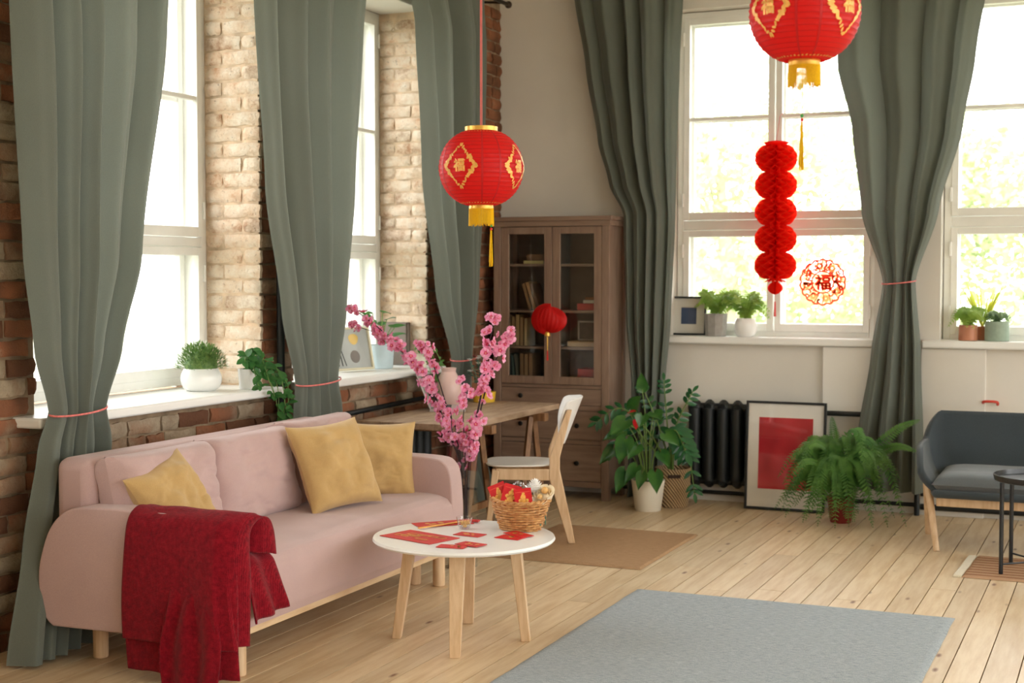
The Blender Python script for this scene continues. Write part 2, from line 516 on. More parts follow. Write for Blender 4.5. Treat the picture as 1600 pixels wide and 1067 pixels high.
# ------------------------------------------------------------------ windows
win_no = [0]
def window(a0, a1, z0, z1, fn, bar_z, tr0, tr1, depth_outer=0.11, detail=True, label=None):
    """fn(a, d, z): a along the wall, d outward from the window plane; two leaves deep (inner and outer sash)"""
    win_no[0] += 1
    root = root_struct('window_%d' % win_no[0], label, fn((a0 + a1) / 2, 0, z0))
    def blk(name, A0, A1, D0, D1, Z0, Z1, parent, bev=0.004, mat=None):
        b = MB(); vs_ = [fn(a, d, z) for z in (Z0, Z1) for d in (D0, D1) for a in (A0, A1)]
        b.add(vs_, [(0, 2, 3, 1), (4, 5, 7, 6), (0, 1, 5, 4), (2, 6, 7, 3), (0, 4, 6, 2), (1, 3, 7, 5)])
        return b.build(name, mat or M['win_paint'], parent, False, bev)
    # outer frame
    F = 0.045
    fr = MB()
    for A0, A1, Z0, Z1 in ((a0, a0 + F, z0, z1), (a1 - F, a1, z0, z1), (a0 + F, a1 - F, z1 - F, z1), (a0 + F, a1 - F, z0, z0 + F), (a0 + F, a1 - F, tr0 + .045, tr1 - .045)):
        vs_ = [fn(a, d, z) for z in (Z0, Z1) for d in (0.0, 0.2) for a in (A0, A1)]
        fr.add(vs_, [(0, 2, 3, 1), (4, 5, 7, 6), (0, 1, 5, 4), (2, 6, 7, 3), (0, 4, 6, 2), (1, 3, 7, 5)])
    fr.build('window_frame', M['win_paint'], root, False, 0.004)
    mid = (a0 + a1) / 2
    S = 0.042
    for (A0, A1) in ((a0 + F, mid - 0.006), (mid + 0.006, a1 - F)):
        for (Z0, Z1, bar) in ((z0 + F, tr0 + .04, None), (tr1 - .04, z1 - F, bar_z)):
            for lay, D in enumerate((-0.012, depth_outer)):
                sash = MB()
                for B0, B1, Y0, Y1 in ((A0, A0 + S, Z0, Z1), (A1 - S, A1, Z0, Z1), (A0 + S, A1 - S, Z0, Z0 + S * 1.25), (A0 + S, A1 - S, Z1 - S, Z1)):
                    vs_ = [fn(a, d, z) for z in (Y0, Y1) for d in (D, D + 0.045) for a in (B0, B1)]
                    sash.add(vs_, [(0, 2, 3, 1), (4, 5, 7, 6), (0, 1, 5, 4), (2, 6, 7, 3), (0, 4, 6, 2), (1, 3, 7, 5)])
                so = sash.build('sash', M['win_paint'], root, False, 0.003)
                if bar: blk('glazing_bar', A0 + S, A1 - S, D + 0.006, D + 0.04, bar - 0.012, bar + 0.012, so)
                zz = [Z0 + S, Z1 - S] if not bar else [Z0 + S, bar, Z1 - S]
                for p, q in zip(zz, zz[1:]):
                    b = MB(); dd = D + 0.024
                    b.add([fn(A0 + S - .004, dd, p), fn(A1 - S + .004, dd, p), fn(A1 - S + .004, dd, q), fn(A0 + S - .004, dd, q)], [(0, 1, 2, 3)])
                    b.build('pane', M['pane'], so, False)
                if detail and lay == 0:
                    for hz in (Z0 + 0.14, Z1 - 0.14):
                        ha = A1 + 0.002 if A1 > mid + 0.1 else A0 - 0.002
                        MB().tube([fn(ha, -0.018, hz - 0.045), fn(ha, -0.018, hz + 0.045)], 0.008, 8).build('hinge', M['win_paint'], so)
    return root

for i, (h0, h1) in enumerate(LEFT_WIN):
    window(h0, h1, LZ[0] + 0.03, LZ[1] - 0.01, lambda a, d, z: (XW - 0.352 - d, a, z), 2.50, 1.668, 1.805, detail=i > 2,
           label='white wooden casement window set in the brick wall')
for i, (h0, h1) in enumerate(BACK_WIN):
    window(h0 + .005, h1 - .005, BZ[0] + 0.04, BZ[1] - 0.005, lambda a, d, z: (a, YB + 0.12 + d, z), 2.645, 1.83, 1.985, detail=i < 2,
           label='tall white casement window in the plastered wall')
for h0, h1 in RIGHT_WIN:
    window(h0, h1, 0.52, 3.69, lambda a, d, z: (XR + 0.12 + d, a, z), 2.6, 1.75, 1.88, detail=False, label='white casement window added out of view to fill the room with daylight')

# sills
sill_no = [0]
def sill(pts_lo, pts_hi, label):
    sill_no[0] += 1
    o = MB().box(pts_lo[0], pts_hi[0], pts_lo[1], pts_hi[1], pts_lo[2], pts_hi[2]).build('trim_%d' % sill_no[0], M['sill_paint'], None, True, 0.012, 3)
    return struct(o, label)
for h0, h1 in LEFT_WIN: sill((XW - 0.36, h0 - (0.13 if h0 > 4.6 and h0 < 5 else 0.02), 0.925), (XW + 0.13, h1 + 0.015, 0.97), 'thick white window sill on the brick wall')
sill((-3.02, YB - 0.08, 1.088), (-1.50, YB + 0.15, 1.14), 'white sill with potted ferns and a small framed picture')
sill((-1.245, YB - 0.08, 1.088), (0.30, YB + 0.15, 1.14), 'white sill behind the grey armchair')
for h0, h1 in BACK_WIN[2:]: sill((h0 - .06, YB - .08, 1.088), (h1 + .06, YB + .15, 1.14), 'white sill further along the plastered wall')

# daylight portals in the openings (guide the sampling of the sky; they emit nothing)
def portal(loc, rot, sx, sy):
    d = bpy.data.lights.new('portal', 'AREA'); d.shape = 'RECTANGLE'; d.size = sx; d.size_y = sy
    d.cycles.is_portal = True
    o = bpy.data.objects.new('portal', d); COL.objects.link(o); o.location = loc; o.rotation_euler = rot
    return o
for h0, h1 in LEFT_WIN: portal((XW - 0.60, (h0 + h1) / 2, (LZ[0] + LZ[1]) / 2), (PI / 2, 0, -PI / 2), h1 - h0, LZ[1] - LZ[0])
for h0, h1 in BACK_WIN: portal(((h0 + h1) / 2, YB + 0.36, (BZ[0] + BZ[1]) / 2), (PI / 2, 0, PI), h1 - h0, BZ[1] - BZ[0])
for h0, h1 in RIGHT_WIN: portal((XR + 0.36, (h0 + h1) / 2, 2.1), (PI / 2, 0, PI / 2), h1 - h0, 3.2)
# ------------------------------------------------------------------ curtains
M['curtain'] = fabric('grey_green_linen', (118, 124, 115), 520, 0.14, transl=0.25, big=2.0)
M['ribbon'] = plain('pink_ribbon', (222, 120, 116), 0.4, 0.25, 60)
M['rod'] = plain('dark_rod', (60, 48, 38), 0.45, 0.1, metal=0.6)

def curtain(label, fn, rows, nf, seed, tie=None, d_tie=0.05, flip=1, lift=None):
    """fn(a, d, z); rows: (z, a0, a1, fold depth, centre depth)"""
    zt, zb = rows[0][0], rows[-1][0]
    root = thing('curtain', label, 'curtain', fn((rows[-1][1] + rows[-1][2]) / 2, 0, zb), 'grey-green linen curtains')
    r = random.Random(seed)
    ph = [r.uniform(0, 2 * PI) for _ in range(4)]; warp = [r.uniform(-1, 1) for _ in range(3)]
    nfi = max(3, int(round(nf)))
    ph_k = [r.uniform(0.55, 1.5) for _ in range(nfi)]; tot = sum(ph_k)
    edges = [0.0]
    for q in ph_k: edges.append(edges[-1] + q / tot)
    amp_k = [r.uniform(0.75, 1.25) for _ in range(nfi)]
    def f(u, v):
        z = zt + (zb - zt) * v
        a0, a1, am, dc = lerp_rows(rows, z)
        uu = min(0.9999, max(0.0, u + 0.012 * math.sin(1.7 * z + ph[0]) * math.sin(PI * u)))
        i = max(k for k in range(nfi) if edges[k] <= uu)
        t = (uu - edges[i]) / (edges[i + 1] - edges[i])
        s = amp_k[i] * math.sin(PI * t) ** 0.9 * 2.3 - 1.25         # rounded ridges with sharp valleys between
        s += 0.16 * math.sin(2 * PI * (2.3 * t + 0.1 * z) + ph[1] + i) * math.sin(PI * t) 
        s += 0.5 * noise.noise((u * 3 + seed, z * 0.9, seed)) + 0.12 * noise.noise((u * 9 + seed, z * 2.5, seed))
        a = a0 + (a1 - a0) * u
        d = dc + am * s * (0.45 + 0.55 * math.sin(PI * u) ** 0.5)
        return fn(a, d, z)
    b = MB().grid(f, 180, 90)
    b.build('cloth', M['curtain'], root)
    if tie:
        a0, a1, am, dc = lerp_rows(rows, tie)
        c = (a0 + a1) / 2; h = (a1 - a0) / 2
        pts = [fn(c + (h + 0.006) * math.cos(2 * PI * k / 40), dc + (am * 1.25 + 0.022) * math.sin(2 * PI * k / 40), tie + 0.012 * math.cos(2 * PI * k / 40 + 0.6)) for k in range(41)]
        rb = MB()
        rb.grid(lambda u, v: tuple(Vector(pts[int(round(u * 40)) % 41]) + Vector((0, 0, (v - .5) * 0.008))), 40, 1)
        rb.build('tieback', M['ribbon'], root, solid=0.003)
    return root

LW = lambda a, d, z: (XW + 0.20 + d, a, z)
BW = lambda a, d, z: (a, YB - 0.17 - d, z)
curtain('grey-green curtain tied back beside the sofa arm', LW,
        [(3.43, 4.30, 5.46, 0.045, 0), (2.64, 4.38, 5.36, 0.05, 0), (1.64, 4.44, 5.16, 0.05, 0), (1.25, 4.49, 5.0, 0.045, 0), (1.0, 4.565, 4.875, 0.04, 0), (0.86, 4.50, 4.92, 0.04, 0), (0.45, 4.42, 4.86, 0.05, -.01), (0.015, 4.30, 4.78, 0.07, 0.02)], 5, 3, tie=0.995)
curtain('grey-green curtain tied back between the two brick-wall windows', LW,
        [(3.43, 6.00, 7.30, 0.045, 0), (2.94, 6.09, 7.19, 0.05, 0), (2.0, 6.18, 7.07, 0.055, 0), (1.35, 6.32, 6.95, 0.05, 0), (0.99, 6.44, 6.84, 0.04, 0), (0.83, 6.42, 6.89, 0.04, 0), (0.015, 6.36, 6.98, 0.05, 0)], 4, 5, tie=0.985)
curtain('grey-green curtain hanging beside the glass-door cabinet corner', LW,
        [(3.43, 7.70, 8.86, 0.05, 0), (3.12, 7.84, 8.89, 0.055, 0), (2.2, 7.93, 8.81, 0.055, 0), (1.45, 8.12, 8.72, 0.05, 0), (1.01, 8.36, 8.65, 0.035, -0.02), (0.8, 8.40, 8.74, 0.03, -0.065), (0.53, 8.50, 8.84, 0.03, -0.06), (0.015, 8.55, 8.96, 0.05, 0.02)], 4, 8, tie=1.01)
curtain('grey-green curtain falling behind the anthurium', BW,
        [(3.55, -3.63, -2.83, 0.045, 0), (3.0, -3.54, -2.855, 0.05, 0), (2.5, -3.45, -2.87, 0.05, 0), (2.2, -3.365, -2.875, 0.05, 0), (1.98, -3.255, -2.88, 0.04, 0), (1.25, -3.235, -2.91, 0.045, 0), (0.8, -3.19, -2.945, 0.04, 0), (0.015, -3.22, -2.965, 0.05, 0)], 5, 13)
curtain('grey-green curtain tied back above the big fern', BW,
        [(3.55, -1.80, -0.84, 0.05, 0), (2.93, -1.79, -0.93, 0.055, 0), (2.5, -1.69, -1.0, 0.055, 0), (1.97, -1.625, -1.14, 0.05, 0), (1.52, -1.482, -1.277, 0.04, 0), (1.06, -1.552, -1.238, 0.05, 0), (0.5, -1.635, -1.215, 0.055, 0), (0.16, -1.67, -1.21, 0.06, 0)], 4, 21, tie=1.515)
def rod(name, p0, p1, label, brk):
    root = thing(name, label, 'curtain rod', p0)
    MB().tube([p0, p1], 0.014, 10).build('pole', M['rod'], root)
    for p in (p0, p1): MB().ball(p, 0.026, 12, 8).build('finial', M['rod'], root)
    for q0, q1 in brk: MB().tube([q0, q1], 0.009, 8).build('bracket', M['rod'], root)
rod('curtain_rod', (XW + 0.2, 4.0, 3.45), (XW + 0.2, 9.2, 3.45), 'dark metal curtain rod along the brick wall',
    [((XW, y, 3.47), (XW + 0.2, y, 3.45)) for y in (4.5, 6.55, 9.12)])
rod('curtain_rod', (-3.75, YB - 0.17, 3.57), (1.0, YB - 0.17, 3.57), 'dark metal curtain rod along the white wall',
    [((x, YB, 3.59), (x, YB - 0.17, 3.57)) for x in (-3.7, -1.35, 0.9)])

# ------------------------------------------------------------------ sofa
M['pink'] = fabric('dusty_pink_upholstery', (194, 165, 162), 520, 0.13)
M['birch'] = wood('birch_wood', (220, 190, 154), (198, 162, 122), (3, 3, 0.35), 14, 0.42)
M['birch_y'] = wood('birch_rail', (224, 196, 158), (204, 170, 130), (3, 0.35, 3), 14, 0.42)
M['mustard'] = fabric('mustard_linen', (196, 162, 108), 420, 0.12, big=9)

def pillow(name, parent, mat, Mx, w, h, t, seed, pinch=0.07, wr=1.0, n=30, square=4.0, ex=0.55):
    """soft cushion in the local xy plane, front along +z"""
    b = MB()
    for side in (1, -1):
        def f(u, v):
            a, c = 2 * u - 1, 2 * v - 1
            ed = max(0.0, 1 - abs(a) ** square) ** ex * max(0.0, 1 - abs(c) ** square) ** ex
            kx = 1 - pinch * (1 - abs(c) ** 2.2) * abs(a); ky = 1 - pinch * (1 - abs(a) ** 2.2) * abs(c)
            wn_ = noise.noise((a * 1.5 + seed, c * 1.5, side * 2.0)) * 0.16 + noise.noise((a * 3.4 + seed, c * 2.6, seed)) * 0.10
            # puckers running in from the rims
            pk = math.sin(9 * a + 2.1 * math.sin(3 * c + seed)) * 0.05 * abs(c) ** 3 + math.sin(8 * c + seed) * 0.05 * abs(a) ** 3
            rg = (noise.ridged_multi_fractal((a * 0.9 + seed * 1.7 + 0.5 * c, c * 1.6 - 0.4 * a, seed * 0.3), 1.0, 2.0, 3, 1.0, 2.0) - 1.0) * 0.17
            z = side * ed * t / 2 * (1 + wr * (wn_ + pk - rg))
            return Mx @ Vector((a * w / 2 * kx, c * h / 2 * ky, z))
        b.grid(f, n, n)
        if side == -1: b.f[-n * n:] = [q[::-1] for q in b.f[-n * n:]]
    o = b.build(name, mat, parent)
    return o

sofa = thing('sofa', 'dusty pink three-seat sofa with wooden plinth and round legs', 'sofa', (-3.55, 5.45, 0))
fnxz = lambda a, b_, d: (a, d, b_)
arm_poly = [(-3.115, 0.17), (-3.09, 0.30), (-3.088, 0.42), (-3.10, 0.56), (-3.13, 0.62), (-3.20, 0.645), (-3.45, 0.65), (-3.74, 0.648), (-3.86, 0.625), (-3.94, 0.55), (-3.985, 0.44), (-4.0, 0.35), (-3.99, 0.26), (-3.965, 0.19), (-3.93, 0.16)]
arm_poly = [(p.x, p.z) for p in spline([(a, 0, b) for a, b in arm_poly], 4)]
for y0, y1 in ((4.42, 4.555), (6.335, 6.465)):
    MB().prism(arm_poly, fnxz, y0, y1).build('arm', M['pink'], sofa, True, 0.035, 4)
MB().box(-3.985, -3.80, 4.50, 6.38, 0.2, 0.825).build('backrest', M['pink'], sofa, True, 0.05, 4)
sb = MB()
seat_prof = [(-3.9, 0.2), (-3.10, 0.2), (-3.085, 0.24), (-3.082, 0.34), (-3.09, 0.415), (-3.115, 0.45), (-3.16, 0.466), (-3.3, 0.472), (-3.9, 0.462)]
def seatf(u, v):
    k = v * (len(seat_prof) - 1); i = min(int(k), len(seat_prof) - 2); t = k - i
    x = seat_prof[i][0] + (seat_prof[i + 1][0] - seat_prof[i][0]) * t; z = seat_prof[i][1] + (seat_prof[i + 1][1] - seat_prof[i][1]) * t
    y = 4.55 + 1.79 * u
    if z > 0.44: z += 0.006 * noise.noise((x * 4, y * 3, 1)) + 0.004 * noise.noise((x * 12, y * 7, 4))
    return (x, y, z)
sb.grid(seatf, 90, 48)
sb.build('seat_cushion', M['pink'], sofa)
rail = MB().box(-3.90, -3.125, 4.47, 6.42, 0.163, 0.2)
rail.build('plinth', M['birch_y'], sofa, True, 0.003)
for x, y in ((-3.17, 4.60), (-3.84, 4.60), (-3.17, 6.35), (-3.84, 6.35), (-3.30, 6.34)):
    MB().lathe([(0.026, 0), (0.031, 0.004), (0.031, 0.165)], (x, y, 0), 20).build('leg', M['birch'], sofa)
for i, (y, yaw, hz) in enumerate(((4.83, 0.02, 0.635), (5.435, -0.03, 0.640), (6.045, 0.03, 0.655))):
    nrm = Vector((math.cos(0.20), yaw, math.sin(0.20)))
    Mx = frame_m((-3.705, y, hz), (0.0, 1.0, 0.0), nrm)
    pillow('back_cushion', sofa, M['pink'], Mx, 0.63, 0.41, 0.24, 3 + i * 5, pinch=0.02, wr=0.8, square=9.0, n=60, ex=0.42)

for (c, nrm, xa, s_, seed, lab) in (
    ((-3.56, 4.72, 0.632), (0.90, -0.08, 0.42), (0.04, 0.95, 0.26), 0.375, 4, 'mustard cushion leaning by the sofa arm with the red throw'),
    ((-3.43, 5.775, 0.668), (0.86, -0.30, 0.41), (0.28, 0.92, 0.03), 0.435, 9, 'big mustard cushion overlapping another in the sofa corner'),
    ((-3.46, 6.245, 0.635), (0.60, -0.77, 0.22), (0.78, 0.62, -0.04), 0.39, 15, 'mustard cushion partly hidden against the far sofa arm')):
    Mx = frame_m(c, xa, nrm)
    o = pillow('throw_pillow', None, M['mustard'], Mx, s_, s_, 0.17, seed, pinch=0.09, square=3.2, n=56, wr=1.15)
    tag(o, lab, 'cushion', 'mustard cushions on the sofa')

# red throw over the near arm
def throwmat():
    t = NT('red_knit'); v = t.map((1, 1, 1))
    wv = t.n('TexWave', wave_type='BANDS', bands_direction='Z'); wv.inputs['Scale'].default_value = 95; wv.inputs['Distortion'].default_value = 3.5; wv.inputs['Detail'].default_value = 2
    t.l(v, wv.inputs['Vector'])
    wx = t.n('TexWave', wave_type='BANDS', bands_direction='X'); wx.inputs['Scale'].default_value = 80; wx.inputs['Distortion'].default_value = 4; t.l(v, wx.inputs['Vector'])
    nz = t.noise(v, 46, 5, 0.75)
    m = t.mix(0.5, wv.outputs['Color'], wx.outputs['Color'])
    m = t.mix(0.72, m, nz)
    t.col(t.ramp(m, [(0.3, lin((84, 6, 18))), (0.55, lin((134, 14, 30))), (0.8, lin((160, 34, 46)))]))
    t.bump(m, 0.8, 0.006); t.set(Roughness=1.0); t.b.inputs['Sheen Weight'].default_value = 0.08; t.b.inputs['Specular IOR Level'].default_value = 0.1
    return t.m
M['throw'] = throwmat()
thr = MB()
def path(pts, s):
    L = [0]
    for a, b in zip(pts, pts[1:]): L.append(L[-1] + (Vector(b) - Vector(a)).length)
    d = s * L[-1]
    for i in range(len(pts) - 1):
        if d <= L[i + 1] or i == len(pts) - 2:
            t = (d - L[i]) / max(1e-6, L[i + 1] - L[i]); return Vector(pts[i]).lerp(Vector(pts[i + 1]), t)
def main_sheet(zend, yoff, u0, u1, seed, wob):
    prof = [(4.575, 0.50), (4.57, 0.60), (4.545, 0.648), (4.50, 0.662), (4.455, 0.655), (4.415, 0.625), (4.398, 0.56), (4.392, 0.4), (4.388, zend)]
    prof = spline([(0, a, b) for a, b in prof], 5)
    def f(u, v):
        p = path(prof, v)
        y, z = p.y + yoff, p.z
        x = u0 + (u1 - u0) * u
        hang = max(0.0, min(1.0, (0.62 - z) / 0.5))
        # around the front corner of the arm the cloth turns inward and falls in folds
        c = max(0.0, x + 3.115)
        if c > 0:
            xx = -3.115 + 0.055 * math.sin(min(1.0, c / 0.07) * PI / 2)
            y = y + c * 0.80; x = xx
            z = z - 0.22 * c * (1 - hang)
        fold = math.sin(x * 26 + 9 * c * 5 + z * 2.2 + seed) * 0.5 + math.sin(x * 11 + z * 3 + seed * 2) * 0.5
        y -= wob * hang * (0.5 + 0.5 * fold) * (0.35 + 1.6 * min(1, max(0, (x + 3.4) / 0.3))) + 0.004
        x += 0.012 * hang * math.sin(z * 9 + u * 8 + seed) + hang * 0.05 * (u - 0.35) * (1 if c == 0 else 0.4)
        x += (0.010 + 0.03 * hang) * (0.5 + 0.5 * math.sin(c * 42 + z * 5)) * (1 if c > 0.02 else 0)
        z += 0.006 * noise.noise((u * 6, v * 8, seed)) 
        return (x, y, z)
    thr.grid(f, 70, 90)
main_sheet(0.165, -0.012, -3.53, -2.97, 1.0, 0.026)
main_sheet(0.045, 0.0, -3.515, -3.06, 2.3, 0.016)
# the free corner hanging lowest in front of the leg
def tail(u, v):
    z = 0.42 - 0.415 * v
    x = -3.33 + 0.21 * u + 0.05 * v * u + 0.012 * math.sin(v * 7 + u * 4)
    y = 4.386 - 0.05 * v - 0.022 * (0.5 + 0.5 * math.sin(u * 15 + v * 3)) * min(1, v * 3)
    z -= 0.0 + 0.03 * v * math.sin(u * 3)
    return (x, y, max(0.006, z))
thr.grid(tail, 40, 60)
# part lying over the seat and hanging down its front
lob = spline([(-3.36, 0, 0.50), (-3.22, 0, 0.492), (-3.12, 0, 0.482), (-3.07, 0, 0.45), (-3.058, 0, 0.40), (-3.052, 0, 0.33), (-3.045, 0, 0.25)], 5)
def lobe(u, v):
    p = path(lob, v)
    y = 4.46 + 0.23 * u * (0.62 + 0.38 * v) + 0.03 * v
    hang = max(0, min(1, (0.47 - p.z) / 0.2))
    x = p.x + hang * 0.028 * (0.5 + 0.5 * math.sin(u * 12 + p.z * 8)) + 0.006
    z = p.z + (1 - hang) * 0.016 * (0.5 + 0.5 * math.sin(u * 11 + v * 6)) + 0.02 * hang * (u - 0.4)
    # climbs onto the arm near the fold
    k = max(0, 1 - u / 0.22); z += 0.13 * k * k * (1 - hang)
    return (x, y, z)
thr.grid(lobe, 60, 50)
tag(thr.build('throw_blanket', M['throw'], None, solid=0.007), 'dark red knitted throw draped over the near sofa arm', 'throw')

# ------------------------------------------------------------------ coffee table
M['white_top'] = plain('white_laminate', (240, 240, 238), 0.25, 0.02)
tb = thing('coffee_table', 'round white coffee table on four splayed wooden legs', 'table', (-2.61, 5.45, 0))
MB().lathe([(0.34, 0.422), (0.385, 0.426), (0.392, 0.434), (0.388, 0.444), (0.37, 0.445), (0.0001, 0.445)], (-2.61, 5.47, 0), 72).build('table_top', M['white_top'], tb)
for fx, fy in ((-2.879, 5.361), (-2.51, 5.174), (-2.705, 5.715), (-2.348, 5.534)):
    d = Vector((fx + 2.61, fy - 5.45, 0)).normalized(); s_ = Vector((-d.y, d.x, 0))
    top = Vector((-2.61, 5.46, 0.424)) + d * 0.225; bot = Vector((fx, fy, 0))
    leg = MB(); vs_ = []
    for p, w, q in ((bot, 0.022, 0.019), (top, 0.034, 0.024)):
        vs_ += [p + d * a * q + s_ * b_ * w for a, b_ in ((-1, -1), (1, -1), (1, 1), (-1, 1))]
    leg.add(vs_, [(3, 2, 1, 0), (4, 5, 6, 7), (0, 1, 5, 4), (1, 2, 6, 5), (2, 3, 7, 6), (3, 0, 4, 7)])
    leg.build('leg', M['birch'], tb, True, 0.003)
for a in (PI / 4 + 0.1, 3 * PI / 4 + .1):
    Mx = Matrix.Translation((-2.61, 5.46, 0.405)) @ Matrix.Rotation(a, 4, 'Z')
    MB().obox(Mx, 0.42, 0.03, 0.034).build('cross_rail', M['birch'], tb, True, 0.003)

# ------------------------------------------------------------------ rugs
def rugmat(name, a, b, sx, sy, stripes=None):
    t = NT(name); v = t.map((1, 1, 1))
    n1 = t.noise(t.map((sx, sy, 1)), 1.0, 3, 0.7); n2 = t.noise(v, 340, 2, 0.6)
    m = t.mix(0.5, n1, n2)
    c = t.ramp(m, [(0.36, lin(a)), (0.62, lin(b))])
    if stripes:
        w = t.n('TexWave', wave_type='BANDS', bands_direction=stripes[0]); w.inputs['Scale'].default_value = stripes[1]; w.inputs['Distortion'].default_value = 0.6
        t.l(v, w.inputs['Vector'])
        c = t.mix(t.ramp(w.outputs['Fac'], [(0.45, (0, 0, 0, 1)), (0.6, (1, 1, 1, 1))]), c, lin(stripes[2]))
    t.col(c); t.set(Roughness=1.0); t.bump(m, 0.6, 0.005); t.b.inputs['Specular IOR Level'].default_value = 0.1
    return t.m
M['rug_grey'] = rugmat('grey_woven_rug', (124, 134, 142), (186, 193, 198), 26, 160)
M['jute'] = rugmat('jute_rug', (150, 118, 88), (184, 150, 116), 20, 140)
M['stripe_rug'] = rugmat('striped_brown_rug', (132, 92, 66), (164, 122, 92), 40, 90, ('Y', 4.6, (182, 146, 116)))
M['cream_fringe'] = fabric('cream_fringe', (214, 202, 176), 200)
def rug(x0, x1, y0, y1, th, seed, name='rug', skew=0.0):
    b = MB()
    def f(u, v):
        x = x0 + (x1 - x0) * u + skew * (v - .5); y = y0 + (y1 - y0) * v
        e = min(u, 1 - u, v, 1 - v)
        z = th * min(1, e * 60 + 0.15) + max(0, noise.noise((x * 1.6 + seed, y * 2.2, seed))) * 0.008 * min(1, e * 8)
        return (x + 0.004 * noise.noise((y * 5, seed, 0)), y + 0.005 * noise.noise((x * 5, seed, 3)), z)
    b.grid(f, 70, 90)
    return b
r1 = rug(-2.228, -0.712, 4.30, 6.672, 0.011, 2).build('rug', M['rug_grey'], None)
tag(r1, 'large flat grey woven rug in front of the coffee table', 'rug')
r2 = rug(-3.26, -2.36, 7.11, 8.21, 0.012, 6).build('rug', M['jute'], None)
tag(r2, 'brown jute rug under the white chair', 'rug')
r3 = thing('rug', 'brown striped rug with a cream edge under the black tray table', 'rug', (-0.3, 7.9, 0))
rug(-0.775, 0.35, 7.60, 8.20, 0.011, 9, skew=0.02).build('weave', M['stripe_rug'], r3)
rug(-0.815, -0.772, 7.60, 8.20, 0.010, 9, skew=0.02).build('fringe', M['cream_fringe'], r3)
# ------------------------------------------------------------------ desk on trestles
M['oak'] = wood('weathered_oak', (176, 150, 124), (138, 110, 86), (2.2, 0.4, 2), 12, 0.55, bump=0.12)
M['dark_oak'] = wood('brown_trestle', (148, 108, 72), (104, 70, 42), (3, 3, 0.4), 12, 0.55)
desk = thing('desk', 'wooden desk with a thick plank top on trestles', 'desk', (-3.77, 7.8, 0))
xs = [-4.055, -3.89, -3.725, -3.56, -3.395]
for a, b in zip(xs, xs[1:]):
    MB().box(a, b - 0.0015, 7.07, 8.56, 0.695, 0.73).build('board', M['oak'], desk, True, 0.002)
for yc in (7.45, 8.25):
    tr = MB().box(-4.05, -3.36, yc - 0.03, yc + 0.03, 0.645, 0.695).build('trestle_beam', M['dark_oak'], desk, True, 0.003)
    for x in (-3.97, -3.46):
        for s in (-1, 1):
            MB().tube([(x, yc + s * 0.20, 0.0), (x, yc + s * 0.025, 0.67)], 0.023, 4).build('trestle_leg', M['dark_oak'], desk, True, 0.003)
        MB().box(x - 0.012, x + 0.012, yc - 0.15, yc + 0.15, 0.20, 0.24).build('trestle_brace', M['dark_oak'], desk, True, 0.003)

# laptop, edge-on to the picture
M['alu'] = plain('laptop_aluminium', (196, 190, 188), 0.35, 0.02, metal=0.6)
M['dark_key'] = plain('dark_keys', (54, 54, 58), 0.6, 0.1)
lp = thing('laptop', 'open silver laptop on the wooden desk', 'laptop', (-3.93, 7.76, 0.73))
dw = Vector((-0.42, 0.905, 0)); dd = Vector((0.905, 0.42, 0)); p0 = Vector((-3.905, 7.70, 0.73))
def lpbox(name, mat, a0, a1, b0, b1, z0, z1, parent, bev=0.002):
    b = MB(); vs_ = [p0 + dw * a + dd * q + Vector((0, 0, z)) for z in (z0, z1) for q in (b0, b1) for a in (a0, a1)]
    b.add(vs_, [(0, 2, 3, 1), (4, 5, 7, 6), (0, 1, 5, 4), (2, 6, 7, 3), (0, 4, 6, 2), (1, 3, 7, 5)])
    return b.build(name, mat, parent, True, bev)
base = lpbox('base', M['alu'], 0, 0.32, 0, 0.22, 0.0, 0.016, lp)
lpbox('keyboard', M['dark_key'], 0.03, 0.29, 0.03, 0.13, 0.0162, 0.0175, base, 0.0003)
scr = MB()
vs_ = []
for a in (0, 0.32):
    for (q, z) in ((0.0, 0.017), (0.007, 0.017), (-0.075, 0.225), (-0.082, 0.225)): vs_.append(p0 + dw * a + dd * q + Vector((0, 0, z)))
scr.add(vs_, [(3, 2, 1, 0), (4, 5, 6, 7), (0, 1, 5, 4), (1, 2, 6, 5), (2, 3, 7, 6), (3, 0, 4, 7)])
scr.build('screen', M['alu'], lp, True, 0.002)

# pink vase, yellow pot with white flowers
M['blush'] = plain('blush_ceramic', (222, 188, 180), 0.35, 0.05)
vz = MB().lathe([(0.045, 0), (0.065, 0.003), (0.082, 0.04), (0.086, 0.10), (0.074, 0.165), (0.05, 0.205), (0.045, 0.215), (0.05, 0.238), (0.044, 0.238), (0.040, 0.21), (0.03, 0.2)], (-4.00, 8.16, 0.73), 36, cap=True).build('vase', M['blush'], None)
tag(vz, 'pale pink bottle-necked vase beside the laptop', 'vase')
M['yellow'] = plain('yellow_ceramic', (226, 182, 56), 0.4, 0.06)
M['white_petal'] = leafmat('white_petals', (250, 248, 246), (254, 253, 250), 0.4)
M['euca'] = leafmat('blue_green_leaf', (70, 104, 88), (112, 146, 124), 0.2)
fp = thing('flower_pot', 'yellow pot of small white flowers at the far end of the desk', 'flower pot', (-3.88, 8.44, 0.73))
MB().lathe([(0.055, 0), (0.07, 0.003), (0.078, 0.07), (0.072, 0.07), (0.066, 0.05)], (-3.88, 8.44, 0.73), 28).build('pot', M['yellow'], fp)
rng = random.Random(5)
